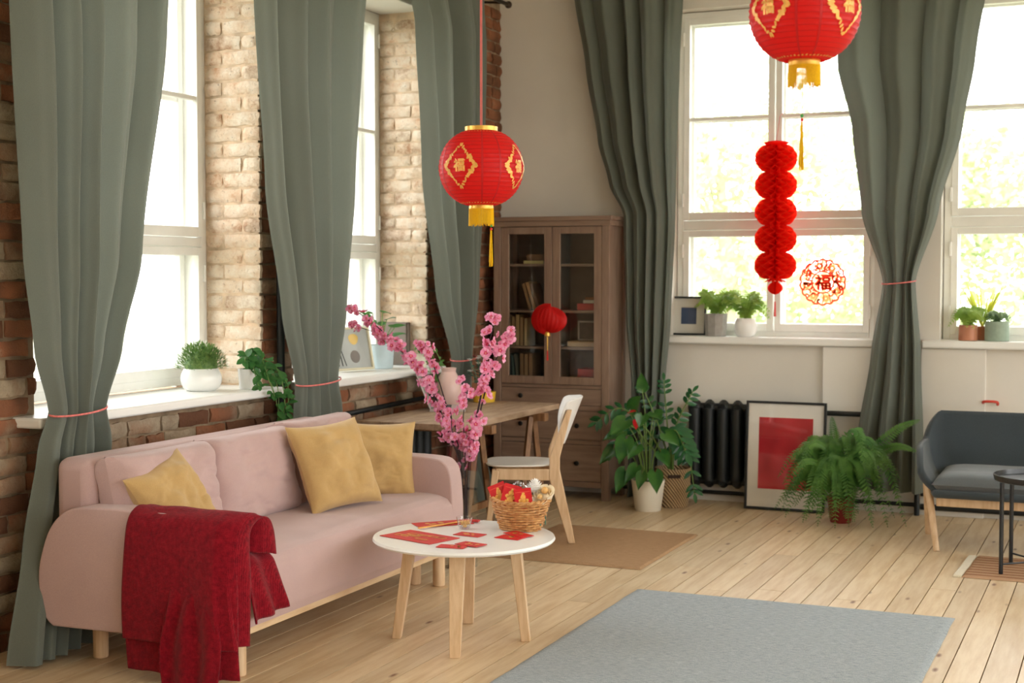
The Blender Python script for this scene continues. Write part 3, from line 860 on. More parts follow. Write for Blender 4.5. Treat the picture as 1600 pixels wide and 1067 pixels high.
def blade(b, p, d, L, W, up=Vector((0, 0, 1)), droop=0.25, mi=0, n=4, cup=0.15):
    """one tapered leaf"""
    d = Vector(d).normalized(); s = d.cross(up); s = s.normalized() if s.length > 1e-4 else Vector((1, 0, 0)); nn = s.cross(d)
    vs_ = []
    for k in range(n + 1):
        t = k / n; w = W * (math.sin(PI * min(1, t * 0.88 + 0.1)) ** 0.8) * (1 if k < n else 0.05)
        c = Vector(p) + d * L * t - Vector((0, 0, droop * L * t * t))
        vs_ += [c - s * w / 2 + nn * cup * w, c, c + s * w / 2 + nn * cup * w]
    fs = []
    for k in range(n):
        fs += [(3 * k, 3 * k + 1, 3 * k + 4, 3 * k + 3), (3 * k + 1, 3 * k + 2, 3 * k + 5, 3 * k + 4)]
    b.add(vs_, fs, mi)
heads = []
gl = MB()
for k in range(9):
    a = rng.uniform(0, 2 * PI); r = rng.uniform(0.02, 0.10)
    tip = Vector((-3.90 + r * math.cos(a), 8.44 + r * math.sin(a), 0.73 + rng.uniform(0.17, 0.30)))
    b0 = Vector((-3.90, 8.44, 0.78))
    gl.tube([b0, (b0 + tip) / 2 + Vector((0, 0, 0.03)), tip], 0.0025, 5)
    for j in range(7):
        q = b0.lerp(tip, 0.3 + 0.1 * j); aa = rng.uniform(0, 2 * PI)
        blade(gl, q, (math.cos(aa), math.sin(aa), 0.5), rng.uniform(0.04, 0.07), 0.026)
    heads.append(tip)
gl.build('leaves', M['euca'], fp)['kind'] = 'stuff'
for tip in heads:
    b = MB()
    for j in range(9):
        aa = 2 * PI * j / 9; blade(b, tip, (math.cos(aa), math.sin(aa), 0.5 + 0.3 * (j % 2)), 0.026, 0.016, droop=0.1)
    b.build('blossom', M['white_petal'], fp)

# ------------------------------------------------------------------ white and wood chair
M['chair_white'] = plain('white_chair_paint', (232, 230, 226), 0.4, 0.03)
ch = thing('dining_chair', 'white and pale-wood chair with a shield-shaped back at the desk', 'chair', (-3.2, 7.81, 0))
ya, yb = 7.62, 7.99
for y in (ya, yb):
    s = 1 if y == ya else -1
    poly = [(-2.965, 0.0), (-2.925, 0.0), (-3.015, 0.42), (-3.015, 0.50), (-2.945, 0.775), (-2.975, 0.775), (-3.075, 0.50), (-3.078, 0.38)]
    MB().prism(poly, fnxz, y - 0.011, y + 0.016).build('rear_leg', M['birch'], ch, True, 0.005)
    poly = [(-3.455, 0.0), (-3.425, 0.0), (-3.365, 0.42), (-3.405, 0.43)]
    MB().prism(poly, fnxz, y - 0.012, y + 0.014).build('front_leg', M['birch'], ch, True, 0.005)
    MB().prism([(-3.40, 0.37), (-3.02, 0.365), (-3.02, 0.43), (-3.38, 0.435)], fnxz, y - 0.008, y + 0.008).build('side_rail', M['birch'], ch, True, 0.004)
for x in (-3.395, -3.05):
    MB().box(x - 0.01, x + 0.01, ya, yb, 0.38, 0.43).build('cross_rail', M['birch'], ch, True, 0.003)
st = MB()
def seatplan(t):
    a = 2 * PI * t
    ex = 3.2
    c_, s_ = math.cos(a), math.sin(a)
    x = math.copysign(abs(c_) ** (2 / ex), c_) * 0.205; y = math.copysign(abs(s_) ** (2 / ex), s_) * (0.205 - 0.018 * (x / 0.205))
    return x, y
N = 64
prof = [(0.0, 0.442), (0.8, 0.442), (0.97, 0.444), (1.0, 0.449), (0.985, 0.455), (0.9, 0.454), (0.5, 0.447), (0.0, 0.445)]
st.grid(lambda u, v: (lambda k: (-3.243 + seatplan(u)[0] * k[0], 7.805 + seatplan(u)[1] * k[0], k[1]))(
    (lambda q: (lambda i, t: (prof[i][0] + (prof[i + 1][0] - prof[i][0]) * t, prof[i][1] + (prof[i + 1][1] - prof[i][1]) * t))(min(int(q), 6), q - min(int(q), 6)))(v * 7)), N, 14, True)
st.build('seat', M['chair_white'], ch)
def backf(u, v):
    a = 2 * u - 1
    z = 0.565 + 0.275 * v
    hw = 0.105 + 0.085 * math.sin(PI / 2 * min(1, v * 1.35)) if v < 0.88 else 0.19 * math.sqrt(max(0.0, 1 - ((v - 0.88) / 0.12) ** 2.4)) * 0.65 + 0.066
    if v < 0.1: hw *= 0.55 + 0.45 * math.sqrt(max(0, v / 0.1))
    y = 7.805 + a * hw
    x = -2.985 + 0.105 * v - 0.092 * (a * hw / 0.19) ** 2
    return (x, y, z)
MB().grid(backf, 24, 26).build('backrest', M['chair_white'], ch, solid=0.011)
_pv = Vector((-2.94, 7.62, 0))
ch.matrix_basis = Matrix.Translation(_pv + Vector((0, 0, 0.0115))) @ Matrix.Rotation(math.radians(23), 4, 'Z') @ Matrix.Translation(-_pv) @ ch.matrix_basis

# ------------------------------------------------------------------ cast-iron radiators and pipes
def radiator(label, fn, n, pitch, z0, z1, loc):
    root = thing('radiator', label, 'radiator', loc)
    sec = MB()
    # one section: two columns joined by rounded headers, local a across, d deep
    for d in (-0.03, 0.03):
        sec.tube([(0, d, z0 + 0.05), (0, d, z1 - 0.05)], 0.042, 14)
    for zc in (z0 + 0.045, z1 - 0.045):
        sec.ball((0, 0, zc), 0.047, 14, 8)
        sec.tube([(0, -0.045, zc + (0.01 if zc > 0.4 else -.01)), (0, 0, zc + (0.022 if zc > .4 else -.02)), (0, 0.045, zc + (0.01 if zc > .4 else -.01))], [0.022, 0.034, 0.022], 10)
        sec.tube([(-pitch / 2, 0, zc), (pitch / 2, 0, zc)], 0.03, 12)
    me = None
    for k in range(n):
        b = MB(); b.v = [fn((k - (n - 1) / 2) * pitch + p[0], p[1], p[2]) for p in sec.v]; b.f = sec.f; b.mi = sec.mi
        b.build('section', M['black_iron'], root)
    return root
radiator('black cast-iron radiator behind the leaning red picture', lambda a, d, z: (-2.40 + a, YB - 0.085 + d, z), 8, 0.098, 0.11, 0.70, (-2.4, YB - .085, 0))
radiator('black cast-iron radiator under the window behind the desk', lambda a, d, z: (XW + 0.085 + d, 7.48 + a, z), 13, 0.098, 0.11, 0.69, (XW + .085, 7.5, 0))
def pipe(label, pts, r=0.014):
    o = MB().tube(pts, r, 10).build('heating_pipe', M['black_iron'], None)
    return tag(o, label, 'pipe')
pipe('thin black pipe running low along the wall under the radiator', [(-3.28, YB - 0.05, 0.065), (-1.28, YB - 0.05, 0.065)])
pipe('thin black pipe low on the wall behind the armchair legs', [(-1.24, YB - 0.05, 0.055), (3.9, YB - 0.05, 0.055)], 0.02)
pipe('upper black pipe on the wall behind the armchair', [(-1.24, YB - 0.05, 0.135), (3.9, YB - 0.05, 0.135)], 0.012)
pipe('short upright black pipe below the tied curtain', [(-1.26, YB - 0.08, 0.0), (-1.26, YB - 0.08, 0.62), (-1.28, YB - 0.08, 0.645), (-2.0, YB - 0.08, 0.645)], 0.017)
pipe('upright black pipe on the brick pier by the sofa', [(XW + 0.05, 6.50, 0.0), (XW + 0.05, 6.50, ZC)], 0.022)
pipe('black pipe along the brick wall above the desk radiator', [(XW + 0.05, 6.50, 0.74), (XW + 0.05, 8.35, 0.77)], 0.015)

# ------------------------------------------------------------------ grey armchair
M['charcoal'] = fabric('charcoal_felt', (64, 72, 77), 380, 0.25)
M['seat_grey'] = fabric('grey_seat_felt', (100, 106, 110), 380, 0.2)
ac = thing('armchair', 'charcoal felt armchair with wooden legs by the white wall', 'armchair', (-0.72, 8.6, 0))
cx, cy = -0.655, 8.62
def shell(u, v):
    # u runs round from the left arm tip over the back to the right arm tip
    t = 2 * u - 1
    a = t * 1.0
    # plan: a wide U, arms forward (-y)
    s = abs(a)
    if s < 0.42: px_, py_ = a / 0.42 * 0.36, 0.30
    elif s < 0.62:
        q = (s - 0.42) / 0.20 * PI / 2
        px_, py_ = math.copysign(0.36 + 0.09 * math.sin(q), a), 0.30 - 0.10 * (1 - math.cos(q))
    else:
        q = (s - 0.62) / 0.38
        px_, py_ = math.copysign(0.45 - 0.05 * q * q, a), 0.20 - 0.52 * q
    top = 0.74 if s < 0.45 else None
    if s >= 0.45:
        q = (s - 0.45) / 0.55
        top = 0.74 - 0.165 * min(1, q / 0.30) ** 1.3 - 0.02 * max(0, q - .3) - 0.12 * max(0, (q - 0.72) / 0.28) ** 2.0
    bot = 0.335
    z = bot + (top - bot) * v
    fl = 0.045 * (v - 0.3)            # flares outwards towards the rim
    n_ = Vector((px_, py_ + 0.2, 0)).normalized()
    inw = 0.12 * (1 - v) ** 3
    return (cx + px_ + n_.x * (fl - inw), cy + py_ + n_.y * (fl - inw), z - 0.05 * (1 - v) ** 3)
MB().grid(shell, 90, 16).build('shell', M['charcoal'], ac, solid=0.035, bevel=0.0)
MB().prism([(-0.36, -0.34), (0.36, -0.34), (0.42, -0.1), (0.41, 0.2), (0.36, 0.29), (-0.36, 0.29), (-0.41, 0.2), (-0.42, -0.1)], lambda a, b_, d: (cx + a, cy + b_, d), 0.30, 0.345).build('seat_base', M['charcoal'], ac, True, 0.02, 3)
Mx = Matrix.Translation((cx, cy - 0.02, 0.375))
pillow('seat_cushion', ac, M['seat_grey'], Mx, 0.74, 0.62, 0.13, 2, pinch=0.0, wr=0.3, square=8, n=30)
for sx in (-1, 1):
    MB().tube([(cx + sx * 0.335, cy - 0.335, 0), (cx + sx * 0.405, cy - 0.215, 0.385)], [0.017, 0.023], 14).build('leg', M['birch'], ac)
    MB().tube([(cx + sx * 0.45, cy + 0.20, 0), (cx + sx * 0.438, cy + 0.0, 0.40)], [0.017, 0.023], 14).build('leg', M['birch'], ac)
    MB().tube([(cx + sx * 0.376, cy - 0.262, 0.27), (cx + sx * 0.44, cy + 0.065, 0.27)], 0.014, 10).build('stretcher', M['birch'], ac)
MB().box(cx - 0.345, cx + 0.345, cy - 0.30, cy - 0.275, 0.25, 0.31).build('front_rail', M['birch'], ac, True, 0.004)
MB().box(cx - 0.345, cx + 0.345, cy + 0.12, cy + 0.145, 0.25, 0.31).build('rear_rail', M['birch'], ac, True, 0.004)
M['red_valve'] = plain('red_valve_paint', (206, 62, 44), 0.45, 0.05)
MB().tube([(-0.88, YB - 0.02, 0.745), (-0.88, YB - 0.05, 0.775), (-0.74, YB - 0.05, 0.775), (-0.74, YB - 0.02, 0.745)], 0.011, 8)
vl = MB().tube(spline([(-0.86, YB - 0.02, 0.735), (-0.855, YB - 0.06, 0.755), (-0.78, YB - 0.06, 0.755), (-0.775, YB - 0.02, 0.735)], 5), 0.009, 8).build('pipe_handle', M['red_valve'], None)
tag(vl, 'small red handle on the wall above the armchair back', 'handle')

# ------------------------------------------------------------------ black tray table
M['black_paint'] = plain('black_lacquer', (18, 21, 25), 0.3, 0.05)
tt = thing('tray_table', 'round black metal tray table on thin legs', 'tray table', (-0.43, 7.86, 0))
tc = (-0.42, 7.88)
MB().lathe([(0.0001, 0.472), (0.22, 0.472), (0.232, 0.476), (0.238, 0.505), (0.232, 0.507), (0.226, 0.482), (0.0001, 0.479)], (tc[0], tc[1], 0), 56, cap=False).build('tray', M['black_paint'], tt)
feet = [(-0.60, 7.725), (-0.575, 8.05), (-0.25, 8.04), (-0.26, 7.71)]
for x, y in feet:
    MB().tube([(x, y, 0), (x, y, 0.474)], 0.011, 8).build('leg', M['black_paint'], tt)
for a, b in ((0, 2), (1, 3)):
    MB().tube([feet[a] + (0.05 + 0.003 * a,), feet[b] + (0.05 + 0.003 * a,)], 0.005, 6).build('cross_brace', M['black_paint'], tt)
tt.location.z += 0.0115          # stands on the striped rug
# ------------------------------------------------------------------ glass-door cabinet
M['cab'] = wood('grey_brown_stain', (150, 124, 106), (126, 100, 84), (3, 3, 0.35), 10, 0.5)
M['cab_h'] = wood('grey_brown_stain_wide', (150, 124, 106), (126, 100, 84), (0.35, 3, 3), 10, 0.5)
M['cab_in'] = plain('cabinet_inside', (112, 92, 78), 0.6, 0.1)
M['cab_glass'] = thin_glass('cabinet_glass', (0.90, 0.93, 0.92), 1.5)
M['knob'] = plain('dark_knob', (42, 38, 36), 0.4, 0.05, metal=0.5)
cb = thing('glass_door_cabinet', 'tall grey-brown cabinet with two glass doors and three drawers', 'cabinet', (-3.72, 9.36, 0))
X0, X1, Y0, Y1 = -4.155, -3.285, 9.20, 9.54
for a, b in ((X0, X0 + 0.055), (X1 - 0.055, X1)):
    MB().box(a, b, Y0, Y0 + 0.05, 0, 1.925).build('post', M['cab'], cb, True, 0.003)
    MB().box(a + 0.008 if a == X0 else b - 0.028, a + 0.028 if a == X0 else b - 0.008, Y0 + 0.05, Y1 - 0.04, 0.08, 1.925).build('side_panel', M['cab'], cb, True, 0.002)
    MB().box(a, b, Y1 - 0.05, Y1, 0, 1.925).build('post', M['cab'], cb, True, 0.003)
MB().box(X0 + .02, X1 - .02, Y1 - 0.022, Y1 - 0.008, 0.1, 1.92).build('back_panel', M['cab_in'], cb, False)
MB().box(X0 - 0.022, X1 + 0.022, Y0 - 0.02, Y1, 1.938, 1.968).build('cornice', M['cab_h'], cb, True, 0.005)
MB().box(X0 - 0.01, X1 + 0.01, Y0 - 0.008, Y1, 1.90, 1.938).build('top_rail', M['cab_h'], cb, True, 0.003)
for z0, z1 in ((0.773, 0.795), (0.62, 0.656), (0.386, 0.414), (0.085, 0.125)):
    MB().box(X0 + 0.055, X1 - 0.055, Y0 + 0.012, Y0 + 0.05, z0, z1).build('rail', M['cab_h'], cb, True, 0.002)
for z in (1.64, 1.315, 1.06, 0.80):
    MB().box(X0 + 0.03, X1 - 0.03, Y0 + 0.045, Y1 - 0.022, z - 0.018, z).build('shelf', M['cab_h'], cb, True, 0.002)
MB().box(-3.725, -3.695, Y0 + 0.045, Y1 - .02, 0.80, 1.9).build('divider', M['cab_in'], cb, False)
for a, b in ((X0 + 0.057, -3.7115), (-3.7085, X1 - 0.057)):
    d = MB(); s = 0.058; y0, y1 = Y0 + 0.004, Y0 + 0.028; z0, z1 = 0.798, 1.897
    d.box(a, a + s, y0, y1, z0, z1).box(b - s, b, y0, y1, z0, z1).box(a + s, b - s, y0, y1, z0, z0 + 0.055).box(a + s, b - s, y0, y1, z1 - 0.05, z1)
    do = d.build('door', M['cab'], cb, True, 0.003)
    g = MB().add([(a + s - .003, y0 + 0.014, z0 + 0.05), (b - s + .003, y0 + 0.014, z0 + 0.05), (b - s + .003, y0 + 0.014, z1 - 0.047), (a + s - .003, y0 + 0.014, z1 - 0.047)], [(0, 1, 2, 3)])
    g.build('pane', M['cab_glass'], do, False)
    kx = b - 0.028 if a < -3.9 else a + 0.028
    MB().ball((kx, y0 - 0.012, 1.28), 0.012, 12, 8).build('knob', M['knob'], do)
for z0, z1 in ((0.659, 0.770), (0.417, 0.617), (0.128, 0.383)):
    dr = MB().box(X0 + 0.058, X1 - 0.058, Y0 + 0.006, Y0 + 0.03, z0, z1).build('drawer', M['cab_h'], cb, True, 0.003)
    MB().box(X0 + 0.07, X1 - 0.07, Y0 + 0.03, Y1 - 0.05, z0 + .01, z1 - .01).build('drawer_box', M['cab_in'], dr, False)
    for x in (-3.94, -3.515):
        MB().lathe([(0.005, 0), (0.006, 0.012), (0.015, 0.018), (0.016, 0.026), (0.010, 0.031)], (0, 0, 0), 16)
        k = MB().lathe([(0.006, 0), (0.006, 0.012), (0.016, 0.018), (0.017, 0.026), (0.010, 0.031)], (0, 0, 0), 16)
        k.v = [(x + p[0], Y0 + 0.006 - p[2], (z0 + z1) / 2 + p[1]) for p in k.v]
        k.build('knob', M['knob'], dr)

# books and boxes behind the glass
PAPER = plain('book_pages', (214, 198, 168), 0.9, 0.06)
cover_cache = {}
def cover(rgb):
    if rgb not in cover_cache: cover_cache[rgb] = plain('book_cover_%d' % len(cover_cache), rgb, 0.7, 0.08)
    return cover_cache[rgb]
def book(label, Mx, t, h, d, rgb, group):
    """local x = thickness, y = depth (spine at -y), z = height"""
    root = thing('book', label, 'book', tuple(Mx.translation), group)
    c = MB()
    for x in (-1, 1): c.obox(Mx @ Matrix.Translation((x * (t / 2 - 0.0012), 0, h / 2)), 0.0024, d, h)
    c.obox(Mx @ Matrix.Translation((0, -d / 2 + 0.0012, h / 2)), t, 0.0024, h)
    c.build('cover', cover(rgb), root, False)
    MB().obox(Mx @ Matrix.Translation((0, 0.002, h / 2)), t - 0.005, d - 0.008, h - 0.008).build('page_block', PAPER, root, False)
    return root
BD = 0.15
def stand(z, x0, specs, where, group, ny=9.36):
    x = x0
    for k, (t, h, rgb, tilt, word) in enumerate(specs):
        T = Matrix.Translation((x + t / 2 + math.sin(abs(tilt)) * h * (1 if tilt < 0 else 0), ny, z + (abs(math.sin(tilt)) * t / 2 if tilt else 0) + 0.0005)) @ Matrix.Rotation(tilt, 4, 'Y')
        book('%s %s' % (word, where), T, t, h, BD, rgb, group)
        x += t / math.cos(tilt) + 0.004
        if tilt < 0 and k + 1 < len(specs) and specs[k + 1][3] == 0: x += math.sin(-tilt) * h + 0.003
stand(1.315, -3.975, ((0.024, 0.19, (150, 112, 78), -0.30, 'first'), (0.026, 0.20, (176, 134, 94), -0.30, 'second'), (0.022, 0.19, (138, 104, 78), -0.32, 'third')),
      'of three brown books leaning on the upper left cabinet shelf', 'leaning books in the cabinet')
stand(1.06, -4.085, ((0.03, 0.215, (150, 122, 88), 0, 'leftmost tan book'), (0.026, 0.205, (170, 140, 100), 0, 'second tan book'), (0.03, 0.22, (188, 160, 118), 0, 'pale middle book'), (0.028, 0.20, (164, 132, 96), 0, 'fourth tan book'), (0.024, 0.195, (196, 172, 132), 0, 'rightmost pale book')),
      'in the row left of the red fan', 'books on the middle cabinet shelf')
stand(0.80, -4.085, ((0.02, 0.20, (52, 66, 62), -0.10, 'dark green leftmost book'), (0.022, 0.19, (70, 92, 84), -0.10, 'green second book'), (0.02, 0.20, (96, 92, 78), -0.10, 'olive third book'), (0.03, 0.205, (132, 100, 70), 0, 'brown fourth book'), (0.03, 0.20, (150, 116, 82), 0, 'tan fifth book'), (0.03, 0.205, (140, 106, 76), 0, 'brown sixth book')),
      'on the lowest cabinet shelf', 'books on the lowest cabinet shelf')
def flat_book(x, y, z, w, d, t, rgb, label, group):
    T = Matrix.Translation((x - w / 2, y, z + t / 2 + .0005)) @ Matrix.Rotation(PI / 2, 4, 'Y')
    return book(label, T, t, w, d, rgb, group)
flat_book(-3.875, 9.36, 1.64, 0.15, 0.19, 0.022, (196, 178, 120), 'yellowish flat book under another on the top shelf', 'flat books in the cabinet')
flat_book(-3.865, 9.36, 1.663, 0.13, 0.17, 0.045, (120, 88, 62), 'thick brown flat book lying on the top shelf', 'flat books in the cabinet')
flat_book(-3.455, 9.36, 1.315, 0.19, 0.16, 0.048, (176, 52, 50), 'thick red flat book behind the right cabinet door', 'flat books in the cabinet')
flat_book(-3.435, 9.36, 1.364, 0.145, 0.15, 0.022, (214, 206, 190), 'white flat book on top of a thick red book', 'flat books in the cabinet')
flat_book(-3.43, 9.36, 1.387, 0.13, 0.14, 0.02, (142, 96, 62), 'brown flat book topmost over a white book', 'flat books in the cabinet')
flat_book(-3.50, 9.37, 1.06, 0.25, 0.17, 0.038, (198, 166, 124), 'tan flat book under the little picture in the cabinet', 'flat books in the cabinet')
flat_book(-3.455, 9.36, 0.80, 0.19, 0.16, 0.055, (172, 46, 46), 'lower of two red books on the lowest cabinet shelf', 'flat books in the cabinet')
flat_book(-3.45, 9.36, 0.856, 0.19, 0.16, 0.05, (182, 54, 52), 'upper of two red books on the lowest cabinet shelf', 'flat books in the cabinet')
M['grey_frame'] = plain('pale_grey_frame', (176, 166, 154), 0.5, 0.04)
M['dark_photo'] = plain('dark_photo_print', (70, 54, 44), 0.4, 0.4, 20)
pf = thing('picture_frame', 'small pale frame with a dark picture inside the cabinet', 'picture frame', (-3.49, 9.38, 1.10))
d = MB()
for a, b, c_, e in ((-3.58, -3.57, 1.10, 1.24), (-3.41, -3.40, 1.10, 1.24), (-3.57, -3.41, 1.10, 1.112), (-3.57, -3.41, 1.228, 1.24)): d.box(a, b, 9.37, 9.385, c_, e)
d.build('frame', M['grey_frame'], pf, True, 0.002)
MB().box(-3.571, -3.409, 9.378, 9.384, 1.111, 1.229).build('print', M['dark_photo'], pf, False)

# ------------------------------------------------------------------ lanterns
def redpaper(name, rgb, transl, rough=0.6):
    t = NT(name); c = lin(rgb); t.col(c); t.set(Roughness=rough)
    tr = t.n('BsdfTranslucent'); tr.inputs['Color'].default_value = c
    mx = t.n('MixShader'); mx.inputs[0].default_value = transl
    t.l(t.b.outputs[0], mx.inputs[1]); t.l(tr.outputs[0], mx.inputs[2]); t.l(mx.outputs[0], t.o.inputs[0])
    t.bump(t.noise(t.map((1, 1, 1)), 300, 2), 0.2, 0.002)
    return t.m
M['lantern'] = redpaper('lantern_red_cloth', (238, 38, 38), 0.55, 0.45)
M['lantern_seam'] = redpaper('lantern_seam', (206, 14, 22), 0.2, 0.5)
M['gold'] = plain('gold_foil', (236, 186, 84), 0.32, 0.12, 60, metal=0.45)
M['gold_print'] = plain('gold_print', (240, 178, 92), 0.4, 0.12, 80, metal=0.25)
M['fringe'] = fabric('yellow_fringe', (240, 190, 24), 300, 0.2)
M['cord_pink'] = plain('pink_cord', (216, 110, 104), 0.6, 0.1, 30)
M['bead_g'] = plain('green_bead', (66, 160, 70), 0.3, 0)
M['bead_r'] = plain('red_bead', (216, 40, 34), 0.3, 0)
GV, GF = glyph_mesh('福', 1.0, 0.0)

def tassel(root, p, L, w, n, seed, bead=True):
    r = random.Random(seed); t = MB()
    for k in range(n):
        a = r.uniform(0, 2 * PI); q = r.uniform(0, w)
        t.tube([(p[0] + .3 * q * math.cos(a), p[1] + .3 * q * math.sin(a), p[2]), (p[0] + q * math.cos(a), p[1] + q * math.sin(a), p[2] - L * r.uniform(0.86, 1.0))], 0.0014, 4)
    o = t.build('tassel', M['fringe'], root)
    if bead:
        MB().ball((p[0], p[1], p[2] + 0.006), 0.006, 10, 6).build('bead', M['bead_r'], root)
        MB().ball((p[0], p[1], p[2] + 0.019), 0.006, 10, 6).build('bead', M['bead_g'], root)
    return o

def round_lantern(label, c, R, rz, rot, tas_off, tas_drop, tas_len, tipx=0.0):
    c = Vector(c); HZ = R * rz
    root = thing('round_lantern', label, 'lantern', tuple(c), 'round red lanterns hanging from the ceiling')
    NH = 21
    tmax = math.asin(min(1, (HZ - R * 0.0) / HZ)) * 0.793
    def surf(az, el, off=0.0):
        # outline: squashed globe, pinched between its wire hoops
        e = el
        w = (e + tmax) / (2 * tmax) * NH
        sc = 1.0 - 0.012 * (1 - abs(2 * (w - math.floor(w)) - 1)) ** 1.0
        r = (R * sc + off) * math.cos(e) ** 0.86
        z = (HZ * 1.06 + off) * math.sin(e)
        return Vector((c.x + r * math.cos(az), c.y + r * math.sin(az), c.z + z))
    MB().grid(lambda u, v: surf(2 * PI * u, -tmax + 2 * tmax * v), 72, NH * 4, True).build('shade', M['lantern'], root)
    hp = MB()
    for k in range(NH + 1):
        e = -tmax + 2 * tmax * k / NH
        hp.tube([surf(2 * PI * i / 48, e, 0.0004) for i in range(49)], 0.0008, 4, cap=False)
    hp.build('hoops', M['lantern_seam'], root)
    # darker seams between the panels
    sm = MB()
    for k in range(4):
        az = rot + PI / 4 + k * PI / 2
        for s in (-0.22, 0.22):
            sm.grid(lambda u, v: surf(az + s + (u - .5) * 0.05, -tmax + 2 * tmax * v, 0.0012), 2, 40)
    sm.build('seams', M['lantern_seam'], root)
    # gold emblem on each panel: a lozenge wreath round the good-fortune character
    for k in range(4):
        az0 = rot + k * PI / 2
        def em(x, z, off=0.003): return surf(az0 + x / R, math.asin(max(-0.95, min(0.95, (z) / (HZ * 1.06)))), off)
        g = MB(); s = 0.24 * R * 2 * 0.62
        # lettering is read from outside, so x runs the other way round the globe
        g.add([em(p[0] * s, p[1] * s) for p in GV], GF)
        th = 0.0042
        for dx, dz in ((1, 0), (0, 1)): g.add([em(p[0] * s + dx * th, p[1] * s + dz * th, .0034) for p in GV], GF)
        g.build('lettering', M['gold_print'], root, False)
        wr = MB(); a, b = 0.45 * R * 0.92, 0.45 * R * 1.12
        cor = [(a, 0), (0, b), (-a, 0), (0, -b)]
        rr = random.Random(k)
        for i in range(4):
            p, q = cor[i], cor[(i + 1) % 4]
            for j in range(9):
                t = (j + .5) / 9; x = p[0] + (q[0] - p[0]) * t; z = p[1] + (q[1] - p[1]) * t
                w = 0.0065 + (0.004 if abs(x) > a * 0.6 else 0)
                an = rr.uniform(0, PI)
                ring = [em(x + w * 1.35 * math.cos(m * PI / 3) * math.cos(an) - w * .7 * math.sin(m * PI / 3) * math.sin(an), z + w * 1.35 * math.cos(m * PI / 3) * math.sin(an) + w * .7 * math.sin(m * PI / 3) * math.cos(an)) for m in range(6)]
                wr.add(ring, [tuple(range(6))])
        wr.build('emblem_wreath', M['gold_print'], root, False)
    # flecked gold borders near both ends
    bd = MB(); rr = random.Random(3)
    for e in (-tmax * 0.90, tmax * 0.90):
        for i in range(44):
            az = 2 * PI * i / 44; w = 0.05; h = 0.03 * (0.5 + 0.5 * (i % 3))
            bd.add([surf(az - w, e - .02, .0015), surf(az + w * .6, e - .02, .0015), surf(az + w * .6, e + h * (1 if e < 0 else -1), .0015), surf(az - w * .5, e + h * .5, .0015)], [(0, 1, 2, 3)])
    bd.build('gold_border', M['gold_print'], root, False)
    rt = R * math.cos(tmax) ** 0.86; zt = HZ * 1.06 * math.sin(tmax)
    MB().lathe([(rt * 0.98, zt - 0.002), (rt * 1.03, zt), (rt * 1.03, zt + 0.017), (rt * 0.9, zt + 0.017), (rt * .9, zt)], tuple(c), 40, cap=False).build('top_ring', M['gold'], root)
    MB().lathe([(rt * 0.76, -zt + 0.002), (rt * 0.78, -zt - 0.016), (rt * 0.72, -zt - 0.016), (rt * .70, -zt)], tuple(c), 40, cap=False).build('bottom_ring', M['gold'], root)
    fr = MB(); r2 = rt * 0.76
    for i in range(88):
        az = 2 * PI * i / 88; L = rr.uniform(0.075, 0.088)
        fr.tube([(c.x + r2 * math.cos(az), c.y + r2 * math.sin(az), c.z - zt - 0.012), (c.x + r2 * 1.03 * math.cos(az), c.y + r2 * 1.03 * math.sin(az), c.z - zt - L)], 0.0015, 4)
    fr.build('fringe', M['fringe'], root)['kind'] = 'stuff'
    # wire bow, hanging cord and tassel
    MB().tube([c + Vector((-rt, 0, zt)), c + Vector((-rt * .5, 0, zt + 0.004)), c + Vector((rt, 0, zt))], 0.0015, 5).build('wire_bow', M['gold'], root)
    for s in (-1, 1): MB().tube([c + Vector((s * 0.003, 0, zt)), (c.x + s * 0.002 + tipx, c.y, ZC)], 0.0024, 6).build('cord', M['cord_pink'], root)
    tp = c + Vector((tas_off[0], tas_off[1], -zt - tas_drop))
    MB().tube([c + Vector((tas_off[0] * .7, tas_off[1] * .7, -zt)), tp], 0.001, 4).build('tassel_cord', M['fringe'], root)
    tassel(root, tp, tas_len, 0.010, 34, 4)
    return root
YAWC = math.radians(23.56)
def az_for(c, deg):      # azimuth of a point seen `deg` right of the globe's middle from the room
    b = math.atan2(-c[1], -c[0]); return b + math.radians(deg)
L1c = (-2.464, 5.334, 2.00); L2c = (-0.985, 4.62, 2.405)
round_lantern('round red lantern with gold emblems hanging above the blossom branches', L1c, 0.175, 0.86, az_for(L1c, -31), (0.038, 0.015), 0.105, 0.15)
round_lantern('round red lantern hanging in front of the far window, nearest of the two', L2c, 0.178, 0.86, az_for(L2c, -41), (-0.006, 0.0), 0.195, 0.16)

# honeycomb paper garland in the window
M['honey'] = redpaper('red_tissue', (250, 52, 30), 0.75, 0.8)
hg = thing('honeycomb_garland', 'red honeycomb paper garland of five bulges hanging in the window', 'paper garland', (-2.19, 9.42, 1.5))
hx, hy = -2.185, 9.40
HR = 0.140; nf = 20
def lobe_prof(v):     # one bulge, v 0..1 from bottom to top
    return HR * (0.50 + 0.50 * math.sin(PI * v) ** 0.55)
z_top = 2.425; seg = 0.178
for k in range(5):
    zt_ = z_top - seg * k
    b = MB(); nv = 16
    for j in range(nf):                        # the leaves of tissue, glued in pairs
        a = 2 * PI * j / nf
        def leaf_(u, v, a=a):
            r = 0.012 + (lobe_prof(v) - 0.012) * u
            ph = math.sin(v * PI * 7 + (j % 2) * PI) * (PI / nf) * 0.9
            return (hx + r * math.cos(a + ph), hy + r * math.sin(a + ph), zt_ - seg * (1 - v))
        b.grid(leaf_, 5, nv * 2)
    b.build('bulge', M['honey'], hg, True)
b = MB()
b.lathe([(0.02, z_top), (0.075, z_top + 0.004), (0.08, z_top + 0.016), (0.045, z_top + 0.024), (0.008, z_top + 0.028)], (hx, hy, 0), 20).build('cap', M['honey'], hg)
